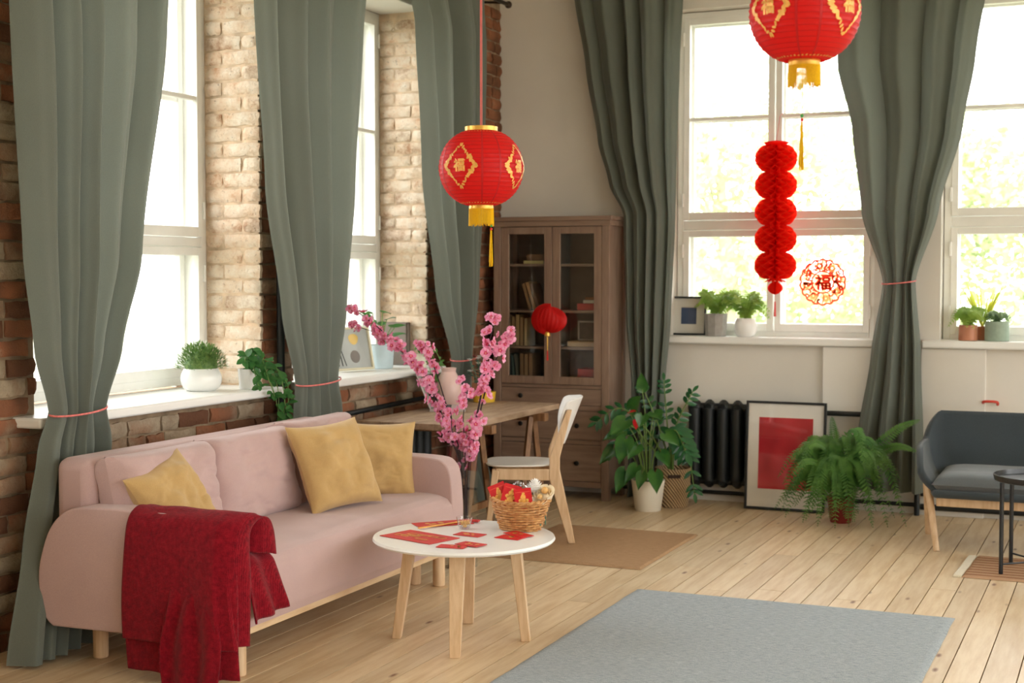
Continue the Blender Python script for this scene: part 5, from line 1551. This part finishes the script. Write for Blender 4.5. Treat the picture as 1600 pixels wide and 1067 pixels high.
# ------------------------------------------------------------------ plants
M['leaf_mid'] = leafmat('mid_green_leaf', (40, 92, 44), (78, 136, 62), 0.25)
M['leaf_light'] = leafmat('light_green_leaf', (132, 174, 74), (184, 210, 104), 0.5)
M['leaf_fern'] = leafmat('fern_green', (62, 112, 50), (118, 164, 80), 0.35)
M['leaf_zz'] = leafmat('glossy_dark_leaf', (28, 78, 46), (54, 116, 62), 0.12, 0.22)
M['leaf_anth'] = leafmat('anthurium_leaf', (36, 86, 38), (78, 128, 52), 0.25, 0.3)
M['leaf_grey'] = leafmat('grey_green_leaf', (104, 140, 96), (150, 178, 128), 0.35)
M['leaf_yel'] = leafmat('yellow_green_blade', (176, 190, 60), (214, 214, 96), 0.4)
M['stalk'] = plain('green_stalk', (104, 132, 62), 0.6, 0.1)
M['soil'] = plain('potting_soil', (58, 42, 32), 0.95, 0.3, 60, bump=0.5)
M['pot_white'] = plain('white_pot', (236, 230, 214), 0.4, 0.02)
M['pot_gloss'] = plain('glossy_white_pot', (238, 238, 236), 0.15, 0.01)
M['pot_grey'] = plain('concrete_pot', (158, 154, 148), 0.8, 0.1, 30)
M['pot_copper'] = plain('copper_pot', (184, 122, 92), 0.5, 0.06)
M['pot_sage'] = plain('sage_pot', (146, 164, 146), 0.6, 0.08, 40)
M['pot_red'] = plain('dark_red_pot', (128, 36, 30), 0.5, 0.08)
M['pot_blue'] = plain('pale_blue_pot', (186, 204, 212), 0.35, 0.05)
M['red_spathe'] = leafmat('red_spathe', (196, 20, 34), (220, 40, 50), 0.15, 0.25)
def weavemat():
    t = NT('seagrass_weave'); v = t.map((1, 1, 1))
    w = t.n('TexWave', wave_type='BANDS', bands_direction='DIAGONAL'); w.inputs['Scale'].default_value = 24; w.inputs['Distortion'].default_value = 1.0; t.l(v, w.inputs['Vector'])
    t.col(t.ramp(w.outputs['Fac'], [(0.3, lin((112, 84, 58))), (0.6, lin((196, 166, 124)))])); t.bump(w.outputs['Fac'], 0.8, 0.006); t.set(Roughness=0.9)
    return t.m
M['seagrass'] = weavemat()

def pot(root, prof, c, mat, soil_z, soil_r, n=32, name='pot'):
    MB().lathe(prof, c, n).build(name, mat, root)
    MB().lathe([(0.0001, soil_z - 0.01), (soil_r, soil_z - 0.01), (soil_r, soil_z), (0.0001, soil_z + 0.006)], c, 20, cap=False).build('soil', M['soil'], root)

def heart_leaf(p, d, up, L, W, mat, parent, droop=0.25, name='leaf'):
    d = Vector(d).normalized(); s = d.cross(Vector(up)).normalized(); n = s.cross(d)
    rows = [(-0.18, 0.28, .55), (-0.10, 0.72, .3), (0.05, 0.98, .12), (0.25, 1.0, 0), (0.5, 0.78, 0), (0.75, 0.42, 0), (0.92, 0.14, 0), (1.0, 0.01, 0)]
    vs_ = []
    for t, w, lob_ in rows:
        c = Vector(p) + d * L * max(t, 0.0) - Vector((0, 0, droop * L * max(t, 0) ** 2))
        for a in (-1, -0.5, 0, 0.5, 1):
            bk_ = min(t, 0) * abs(a) if t < 0 else 0
            vs_.append(c + s * W / 2 * w * a + d * L * bk_ * 1.0 + n * (0.10 * W * abs(a) - 0.02 * W * (abs(a) == .5)))
    fs = [(j * 5 + i, j * 5 + i + 1, (j + 1) * 5 + i + 1, (j + 1) * 5 + i) for j in range(7) for i in range(4)]
    return MB().add(vs_, fs).build(name, mat, parent)

# anthurium in a white pot
an = thing('potted_anthurium', 'anthurium with red flowers in a white pot beside the cabinet', 'potted plant', (-2.93, 8.97, 0))
ac_ = (-2.925, 8.97, 0)
pot(an, [(0.082, 0), (0.086, 0.004), (0.112, 0.205), (0.104, 0.205), (0.10, 0.18)], ac_, M['pot_white'], 0.185, 0.10)
rng = random.Random(6)
spec = [  # tip px-like offsets: dx, dy, z, leaf length, direction x, droop
    (-0.24, -0.02, 0.40, 0.13, (-0.6, -0.3, -0.7)), (-0.13, -0.10, 0.60, 0.17, (-0.3, -0.7, -0.4)), (-0.11, -0.14, 0.48, 0.19, (0.0, -0.7, -0.7)), (0.0, -0.12, 0.64, 0.15, (0.1, -0.7, -0.3)),
    (0.07, -0.10, 0.66, 0.17, (0.5, -0.7, -0.1)), (-0.12, -0.12, 0.27, 0.16, (-0.2, -0.6, -0.8)), (0.09, -0.13, 0.27, 0.16, (0.3, -0.7, -0.7)), (0.14, -0.06, 0.52, 0.15, (0.8, -0.5, -0.4)),
    (0.0, -0.13, 0.26, 0.12, (0, -0.7, -0.8)), (-0.05, -0.1, 0.30, 0.13, (-.4, -.6, -.7)), (-0.06, 0.05, 0.80, 0.13, (0.0, -0.2, 0.9)), (-0.12, -0.0, 0.67, 0.16, (0.6, -0.4, 0.7)), (0.03, 0.06, 0.60, 0.16, (0.2, -0.6, 0.2)), (-0.18, 0.0, 0.52, 0.15, (-0.7, -0.6, -0.3)), (0.12, -0.1, 0.40, 0.14, (.6, -.6, -.5)), (-0.04, -0.12, 0.44, 0.15, (-0.1, -0.8, -0.4))]
for dx, dy, z, L, d in spec:
    tip = Vector((ac_[0] + dx, ac_[1] + dy, z)); b0 = Vector((ac_[0] + dx * 0.15, ac_[1] + dy * .15, 0.18))
    MB().tube(spline([b0, b0.lerp(tip, 0.5) + Vector((-dx * .15, 0, 0.06)), tip], 5), 0.0035, 6).build('stalk', M['stalk'], an)
    heart_leaf(tip, d, (0.25, -0.75, 0.6), L, L * rng.uniform(0.58, 0.74), M['leaf_anth'], an, 0.1)
for x, z, d in ((-3.05, 0.655, (0.8, -0.5, 0.15)), (-3.005, 0.60, (0.1, -0.4, -0.8))):
    tip = Vector((x + .02, 8.90, z)); b0 = Vector((-2.93, 8.96, 0.18))
    MB().tube(spline([b0, b0.lerp(tip, 0.5) + Vector((0.02, 0, 0.03)), tip], 5), 0.003, 6).build('stalk', M['stalk'], an)
    heart_leaf(tip, d, (0.2, -0.5, 0.8), 0.065, 0.05, M['red_spathe'], an, 0.0, 'red_flower')

# zamioculcas in a seagrass basket
zz = thing('potted_zamioculcas', 'zamioculcas with glossy arching fronds in a woven seagrass basket', 'potted plant', (-2.83, 9.22, 0))
zc_ = (-2.83, 9.21, 0)
pot(zz, [(0.10, 0), (0.105, 0.004), (0.118, 0.12), (0.122, 0.262), (0.114, 0.262), (0.11, 0.22)], zc_, M['seagrass'], 0.225, 0.11, 36, 'seagrass_basket')
MB().obox(Matrix.Translation((zc_[0] + 0.045, zc_[1] - 0.111, 0.215)) @ Matrix.Rotation(0.40, 4, 'Z'), 0.085, 0.02, 0.022).build('handle_slot', M['soil'], zz, False, 0.004)
def leaflet(L, W, n=5):
    vs_ = []
    for k in range(n + 1):
        t = k / n; w = W * math.sin(PI * (0.06 + 0.92 * t)) ** 0.75
        z = -0.10 * L * t * t
        vs_ += [(L * t, -w / 2, z + 0.12 * w), (L * t, 0, z), (L * t, w / 2, z + 0.12 * w)]
    fs = []
    for k in range(n): fs += [(3 * k, 3 * k + 1, 3 * k + 4, 3 * k + 3), (3 * k + 1, 3 * k + 2, 3 * k + 5, 3 * k + 4)]
    return MB().add(vs_, fs)
ZZL = leaflet(0.085, 0.036).mesh('leaf', M['leaf_zz'])
def zz_frond(pts, n, sc):
    S = spline(pts, 8)
    fr = MB().tube(S, [0.008 * (1 - 0.7 * i / len(S)) for i in range(len(S))], 6).build('frond', M['stalk'], zz)
    for k in range(n):
        t = 0.30 + 0.70 * k / (n - 1); i = min(int(t * (len(S) - 1)), len(S) - 2)
        p = S[i]; tn = (S[i + 1] - S[i]).normalized()
        side = tn.cross(Vector((0.25, -0.8, 0.5))).normalized()
        for s in (-1, 1):
            xa = (side * s + tn * 0.75).normalized()
            up = Vector((0.2, -0.8, 0.5)) + side * s * 0.3
            q = sc * (1.0 - 0.35 * abs(t - 0.6))
            inst('leaf', ZZL, frame_m(p, xa, up) @ Matrix.Scale(q, 4), fr)
    inst('leaf', ZZL, frame_m(S[-1], S[-1] - S[-3], (0.2, -0.8, 0.5)) @ Matrix.Scale(sc * .8, 4), fr)
zb = Vector((zc_[0], zc_[1], 0.22))
zz_frond([zb, (-2.86, 9.18, 0.55), (-2.87, 9.13, 0.86)], 9, 0.85)
zz_frond([zb, (-2.80, 9.15, 0.52), (-2.66, 9.10, 0.79)], 9, 0.9)
zz_frond([zb, (-2.78, 9.1, 0.50), (-2.68, 9.04, 0.43), (-2.62, 9.02, 0.12)], 11, 0.95)
zz_frond([zb, (-2.80, 9.08, 0.48), (-2.74, 9.0, 0.53), (-2.66, 8.95, 0.40)], 8, 1.5)
zz_frond([zb, (-2.98, 9.15, 0.50), (-3.16, 9.10, 0.66), (-3.33, 9.07, 0.56)], 10, 1.0)
zz_frond([zb, (-2.98, 9.15, 0.42), (-3.12, 9.10, 0.55), (-3.21, 9.07, 0.36)], 8, 1.0)
zz_frond([zb, (-2.92, 9.17, 0.55), (-3.03, 9.14, 0.82)], 8, 0.9)

# ferns
def fern_frond(parent, pts, n, plen, mat, name='frond', wmul=0.36):
    S = spline(pts, max(4, 26 // (len(pts) - 1)))
    b = MB(); b.tube(S, [0.0022 * (1 - 0.6 * i / len(S)) for i in range(len(S))], 4)
    m = len(S) - 1
    for k in range(n):
        t = 0.12 + 0.88 * k / (n - 1); f = t * m; i = min(int(f), m - 1)
        p = S[i].lerp(S[i + 1], f - i); tn = (S[i + 1] - S[i]).normalized()
        nrm = Vector((0.22, -0.55, 0.8)); side = tn.cross(nrm)
        side = side.normalized() if side.length > 0.05 else Vector((1, 0, 0))
        L = plen * (math.sin(PI * min(1, 0.18 + 0.80 * t)) ** 0.7) * (1.0 if t < .97 else 0.5)
        for s in (-1, 1):
            d = side * s + tn * 0.45
            w = max(0.006, L * wmul); d.normalize(); e = d.cross(nrm).normalized() * w / 2
            k0 = len(b.v)
            b.add([p - e * .5, p + d * L * .5 - e - Vector((0, 0, 0.05 * L)), p + d * L - Vector((0, 0, 0.2 * L)), p + d * L * .5 + e - Vector((0, 0, 0.05 * L)), p + e * .5], [(0, 1, 2, 3, 4)])
    return b.build(name, mat, parent, False)
fn_ = thing('potted_fern', 'large bushy fern in a dark red pot on the floor', 'potted plant', (-1.66, 9.02, 0))
fc_ = (-1.665, 9.02, 0)
pot(fn_, [(0.062, 0), (0.066, 0.004), (0.088, 0.165), (0.082, 0.165), (0.078, 0.14)], fc_, M['pot_red'], 0.145, 0.078)
rng = random.Random(31)
base = Vector((fc_[0], fc_[1], 0.16))
def frond_to(tip, arch, n=22, pl=0.055):
    tip = Vector(tip); mid = base.lerp(tip, 0.42) + Vector((0, 0, arch))
    q = base.lerp(mid, 0.5) + Vector((0, 0, arch * .25))
    fern_frond(fn_, [base + Vector((rng.uniform(-.03, .03), rng.uniform(-.03, .03), 0)), q, mid, mid.lerp(tip, 0.55) + Vector((0, 0, arch * 0.35)), tip], n, pl, M['leaf_fern'])
for tip, arch in (((-1.72, 8.98, 0.67), 0.02), ((-1.20, 9.10, 0.66), 0.10), ((-1.21, 9.05, 0.47), 0.14), ((-2.02, 8.95, 0.13), 0.30), ((-1.98, 8.85, 0.04), 0.30), ((-1.25, 8.93, 0.02), 0.36), ((-1.35, 8.86, 0.02), 0.34),
                  ((-1.56, 8.72, 0.03), 0.32), ((-1.64, 8.70, 0.02), 0.30), ((-1.75, 8.72, 0.02), 0.30), ((-1.85, 8.76, 0.03), 0.30), ((-1.42, 8.75, 0.03), 0.34), ((-1.30, 9.05, 0.12), 0.36), ((-1.95, 8.98, 0.40), 0.14),
                  ((-1.88, 8.90, 0.46), 0.10), ((-1.55, 8.95, 0.55), 0.05), ((-1.44, 8.98, 0.52), 0.07), ((-1.62, 8.78, 0.12), 0.24), ((-1.36, 9.05, 0.36), 0.16), ((-1.70, 8.87, 0.04), 0.2), ((-1.61, 8.88, 0.05), 0.2), ((-1.66, 8.84, 0.10), 0.16), ((-1.76, 8.86, 0.05), 0.22), ((-1.55, 8.86, 0.04), 0.22)):
    frond_to(tip, arch, 44, 0.06)
for k in range(64):
    a = rng.uniform(PI * 0.92, PI * 2.08); r = rng.uniform(0.14, 0.42)
    frond_to((base.x + r * math.cos(a), base.y + r * 0.85 * math.sin(a), rng.uniform(0.02, 0.40)), rng.uniform(0.14, 0.34), 36, rng.uniform(0.042, 0.058))

def small_fern(label, name, c, potf, h, r, n, mat, seed, pl=0.03, spread=1.0):
    root = thing(name, label, 'potted plant', c)
    pz = potf(root, c)
    rg = random.Random(seed); b0 = Vector((c[0], c[1], c[2] + pz))
    for k in range(n):
        a = rg.uniform(0, 2 * PI); q = r * rg.uniform(0.35, 1.0); zt = h * rg.uniform(0.35, 1.0) * (1 - 0.35 * q / r)
        tip = b0 + Vector((q * math.cos(a), q * math.sin(a) * 0.62, zt))
        mid = b0.lerp(tip, 0.5) + Vector((0, 0, 0.22 * q + 0.02))
        fern_frond(root, [b0, mid, tip - Vector((0, 0, rg.uniform(0, .4) * q))], 11, pl * rg.uniform(0.8, 1.2), mat, 'frond', 0.42)
    return root
def pot_taper(mat, r0, r1, h, n=28):
    def f(root, c):
        pot(root, [(r0, 0), (r0 + .004, 0.003), (r1, h), (r1 - 0.007, h), (r1 - 0.01, h - 0.02)], c, mat, h - 0.015, r1 - 0.008, n); return h - 0.01
    return f
def pot_round(mat, R, h, op):
    def f(root, c):
        prof = [(R * 0.62, 0), (R * 0.7, 0.003)] + [(R * (0.62 + 0.38 * math.sin(PI * (0.12 + 0.72 * t))) if t < 1 else op, h * t) for t in (0.15, .3, .45, .6, .75, .88)] + [(op, h), (op - 0.006, h), (op - 0.008, h - 0.02)]
        pot(root, prof, c, mat, h - 0.015, op - 0.006); return h - 0.01
    return f
small_fern('feathery light green plant in a faceted grey pot on the sill', 'potted_plant', (-2.635, 9.57, 1.14), pot_taper(M['pot_grey'], 0.068, 0.082, 0.155, 9), 0.25, 0.20, 44, M['leaf_light'], 3, 0.042)
small_fern('light green fern in a round glossy white pot on the sill', 'potted_plant', (-2.425, 9.56, 1.14), pot_round(M['pot_gloss'], 0.078, 0.125, 0.06), 0.26, 0.18, 38, M['leaf_light'], 4, 0.042)
small_fern('green fern in a copper pot on the sill behind the armchair', 'potted_plant', (-0.965, 9.56, 1.14), pot_taper(M['pot_copper'], 0.056, 0.058, 0.10), 0.17, 0.16, 40, M['leaf_light'], 5, 0.036)
small_fern('grey-green succulent plant in a sage green pot on the sill', 'potted_plant', (-0.79, 9.57, 1.14), pot_taper(M['pot_sage'], 0.072, 0.074, 0.125), 0.085, 0.11, 24, M['leaf_grey'], 6, 0.03)
gp = thing('potted_grass', 'yellow-green ornamental grass between two pots on the sill', 'potted plant', (-0.88, 9.61, 1.14))
pz = pot_taper(M['pot_copper'], 0.03, 0.034, 0.09)(gp, (-0.885, 9.645, 1.14))
rng = random.Random(12)
for k in range(22):
    b = MB(); a = rng.uniform(0, 2 * PI)
    blade(b, (-0.885, 9.64, 1.22), (0.42 * math.cos(a), 0.15 * math.sin(a) - .1, 1.0), rng.uniform(0.2, 0.36), 0.010, Vector((0, 1, 0)), droop=rng.uniform(0.0, 0.25), n=6)
    b.build('blade', M['leaf_yel'], gp)

# sill of the brick wall: bushy herb in a white bowl
hb = thing('potted_herb', 'bushy fine-leaved green plant in a round white bowl on the brick sill', 'potted plant', (-4.40, 6.05, 0.97))
hp_ = pot_round(M['pot_gloss'], 0.105, 0.115, 0.085)(hb, (-4.36, 6.02, 0.97))
rng = random.Random(14); b = MB()
for k in range(1500):
    a = rng.uniform(0, 2 * PI); e = math.asin(rng.uniform(-0.12, 1.0)); r = rng.uniform(0.72, 1.02)
    p = Vector((-4.36 + 0.125 * r * math.cos(e) * math.cos(a), 6.02 + 0.125 * r * math.cos(e) * math.sin(a), 1.085 + 0.115 * r * math.sin(e) + 0.01))
    d = Vector((math.cos(a) * math.cos(e), math.sin(a) * math.cos(e), math.sin(e) + 0.3)) + Vector((rng.uniform(-.5, .5), rng.uniform(-.5, .5), rng.uniform(-.3, .5)))
    blade(b, p, d, rng.uniform(0.016, 0.03), 0.007, n=2, droop=0.1)
b.ball((-4.36, 6.02, 1.10), 0.085, 16, 10, sz=0.9)
b.build('foliage', leafmat('herb_leaf', (72, 112, 54), (128, 158, 84), 0.2, 0.6, 40), hb)['kind'] = 'stuff'

def trailing(label, c, potf, vines, mat, sc, seed, nleaf, group=None):
    root = thing('trailing_plant', label, 'potted plant', c)
    potf(root, c)
    LM = leaflet(0.045 * sc, 0.028 * sc, 4).mesh('leaf', mat)
    rg = random.Random(seed)
    for pts in vines:
        S = spline(pts, 7); vn = MB().tube(S, 0.0022, 5).build('vine', M['stalk'], root)
        for k in range(nleaf):
            i = rg.randrange(1, len(S)); d = Vector((rg.uniform(-.6, 1), rg.uniform(-1, 0.8), rg.uniform(-.7, .5)))
            inst('leaf', LM, frame_m(S[i] + Vector((rg.uniform(-.012, .012), rg.uniform(-.012, .012), 0)), d, (0.4 + rg.uniform(-.4, .4), -0.5 + rg.uniform(-.4, .4), 0.7)) @ Matrix.Scale(rg.uniform(0.8, 1.3), 4), vn)
    return root
p0 = Vector((-4.20, 6.22, 0.97)); tp_ = p0 + Vector((0, 0, 0.10))
trailing('trailing green plant in a white cup spilling off the end of the brick sill', tuple(p0), pot_taper(M['pot_gloss'], 0.05, 0.062, 0.105), [
    [tp_, (-4.16, 6.13, 1.16), (-4.12, 6.06, 1.12)], [tp_, (-4.15, 6.18, 1.17), (-4.12, 6.12, 1.18)], [tp_, (-4.14, 6.22, 1.15), (-4.07, 6.2, 1.02), (-4.06, 6.24, 0.93)],
    [tp_, (-4.13, 6.26, 1.12), (-4.07, 6.28, 0.98), (-4.06, 6.27, 0.80)], [tp_, (-4.12, 6.3, 1.1), (-4.07, 6.34, 0.95), (-4.06, 6.31, 0.77)], [tp_, (-4.14, 6.28, 1.08), (-4.06, 6.35, 1.0), (-4.05, 6.35, 0.88)],
    [tp_, (-4.15, 6.17, 1.1), (-4.09, 6.12, 1.02), (-4.08, 6.13, 0.99)], [tp_, (-4.14, 6.24, 1.1), (-4.07, 6.25, 0.95), (-4.055, 6.29, 0.74)], [tp_, (-4.12, 6.28, 1.1), (-4.06, 6.3, 1.03), (-4.05, 6.33, 0.84)]], M['leaf_mid'], 1.0, 5, 19)
p1 = Vector((-4.19, 8.12, 0.97)); tp_ = p1 + Vector((0, 0, 0.10))
trailing('trailing green plant spilling off the sill behind the laptop', tuple(p1), pot_taper(M['pot_white'], 0.04, 0.05, 0.085), [
    [tp_, (-4.14, 8.10, 1.1), (-4.06, 8.08, 0.98), (-4.06, 8.08, 0.80)], [tp_, (-4.14, 8.15, 1.12), (-4.07, 8.13, 0.95), (-4.06, 8.12, 0.76)], [tp_, (-4.15, 8.07, 1.12), (-4.08, 8.03, 1.02), (-4.06, 8.04, 0.86)], [tp_, (-4.14, 8.2, 1.1), (-4.07, 8.2, 0.98), (-4.06, 8.18, 0.82)]], M['leaf_fern'], 0.7, 9, 22)
bp = thing('potted_ficus', 'broad-leaved plant in a pale blue pot on the sill behind the blossoms', 'potted plant', (-4.36, 7.99, 0.97))
pot_taper(M['pot_blue'], 0.075, 0.09, 0.15)(bp, (-4.37, 7.93, 0.97))
rng = random.Random(22)
for k in range(13):
    a = rng.uniform(0, 2 * PI); r = rng.uniform(0.05, 0.16); tip = Vector((-4.37 + 0.7 * r * math.cos(a), 7.93 + r * math.sin(a), 1.11 + rng.uniform(0.06, 0.24)))
    MB().tube([(-4.37, 7.93, 1.10), tip], 0.003, 5).build('stalk', M['stalk'], bp)
    heart_leaf(tip, (math.cos(a) * .5 + .2, math.sin(a), rng.uniform(-.3, .3)), (0.3, -0.3, 0.9), rng.uniform(0.07, 0.11), 0.05, M['leaf_mid'], bp, 0.2)

# ------------------------------------------------------------------ outside: ground, trees beyond the windows
M['ground'] = plain('garden_ground', (150, 150, 128), 0.95, 0.2, 0.6)
M['tree_leaf'] = leafmat('washed_out_tree_leaf', (168, 182, 134), (206, 213, 174), 0.4, 0.7, 1.5)  # leaf colour paled in place of overexposure outside
M['tree_bark'] = plain('tree_bark', (176, 164, 148), 0.9, 0.2, 4)
gd = MB().add([(-70, -50, -1.2), (70, -50, -1.2), (70, 90, -1.2), (-70, 90, -1.2)], [(0, 1, 2, 3)]).build('ground', M['ground'], None, False)
struct(gd, 'pale garden ground outside the building')
def tree(label, x, y, h, R, seed, n):
    root = thing('garden_tree', label, 'tree', (x, y, -1.2), 'trees beyond the far windows')
    rg = random.Random(seed)
    MB().tube([(x, y, -1.2), (x + 0.1, y, h * 0.3), (x - 0.05, y, h * 0.7)], [0.16, 0.12, 0.05], 9).build('trunk', M['tree_bark'], root)
    br = MB()
    cl = []
    for k in range(16):
        a = rg.uniform(0, 2 * PI); zz_ = rg.uniform(-0.1, 0.9) * h; r = R * rg.uniform(0.3, 1.0) * (1 - 0.4 * zz_ / h)
        c = Vector((x + r * math.cos(a), y + r * math.sin(a), zz_)); cl.append(c)
        br.tube([(x, y, zz_ * 0.6), c], [0.02, 0.006], 5)
    br.build('boughs', M['tree_bark'], root)
    f = MB()
    for k in range(n):
        c = rg.choice(cl) + Vector((rg.gauss(0, .45), rg.gauss(0, .45), rg.gauss(0, .4)))
        d = Vector((rg.uniform(-1, 1), rg.uniform(-1, 1), rg.uniform(-.8, .5))); s = d.orthogonal().normalized() * rg.uniform(0.03, 0.06); d = d.normalized() * rg.uniform(0.1, 0.17)
        f.add([c, c + d * .5 + s, c + d, c + d * .5 - s], [(0, 1, 2, 3)])
    f.build('foliage', M['tree_leaf'], root, False)['kind'] = 'stuff'
tree('leafy garden tree seen through the window behind the garland', -4.6, 17.0, 4.0, 1.8, 1, 5200)
tree('smaller leafy tree seen through the window behind the paper-cut', -2.75, 19.5, 3.8, 1.8, 2, 5200)
tree('leafy garden tree seen beside the tied curtain', -0.3, 18.0, 3.4, 1.6, 3, 4200)
tree('far leafy tree seen low through the window above the anthurium', -6.9, 20.5, 4.0, 1.9, 4, 4200)
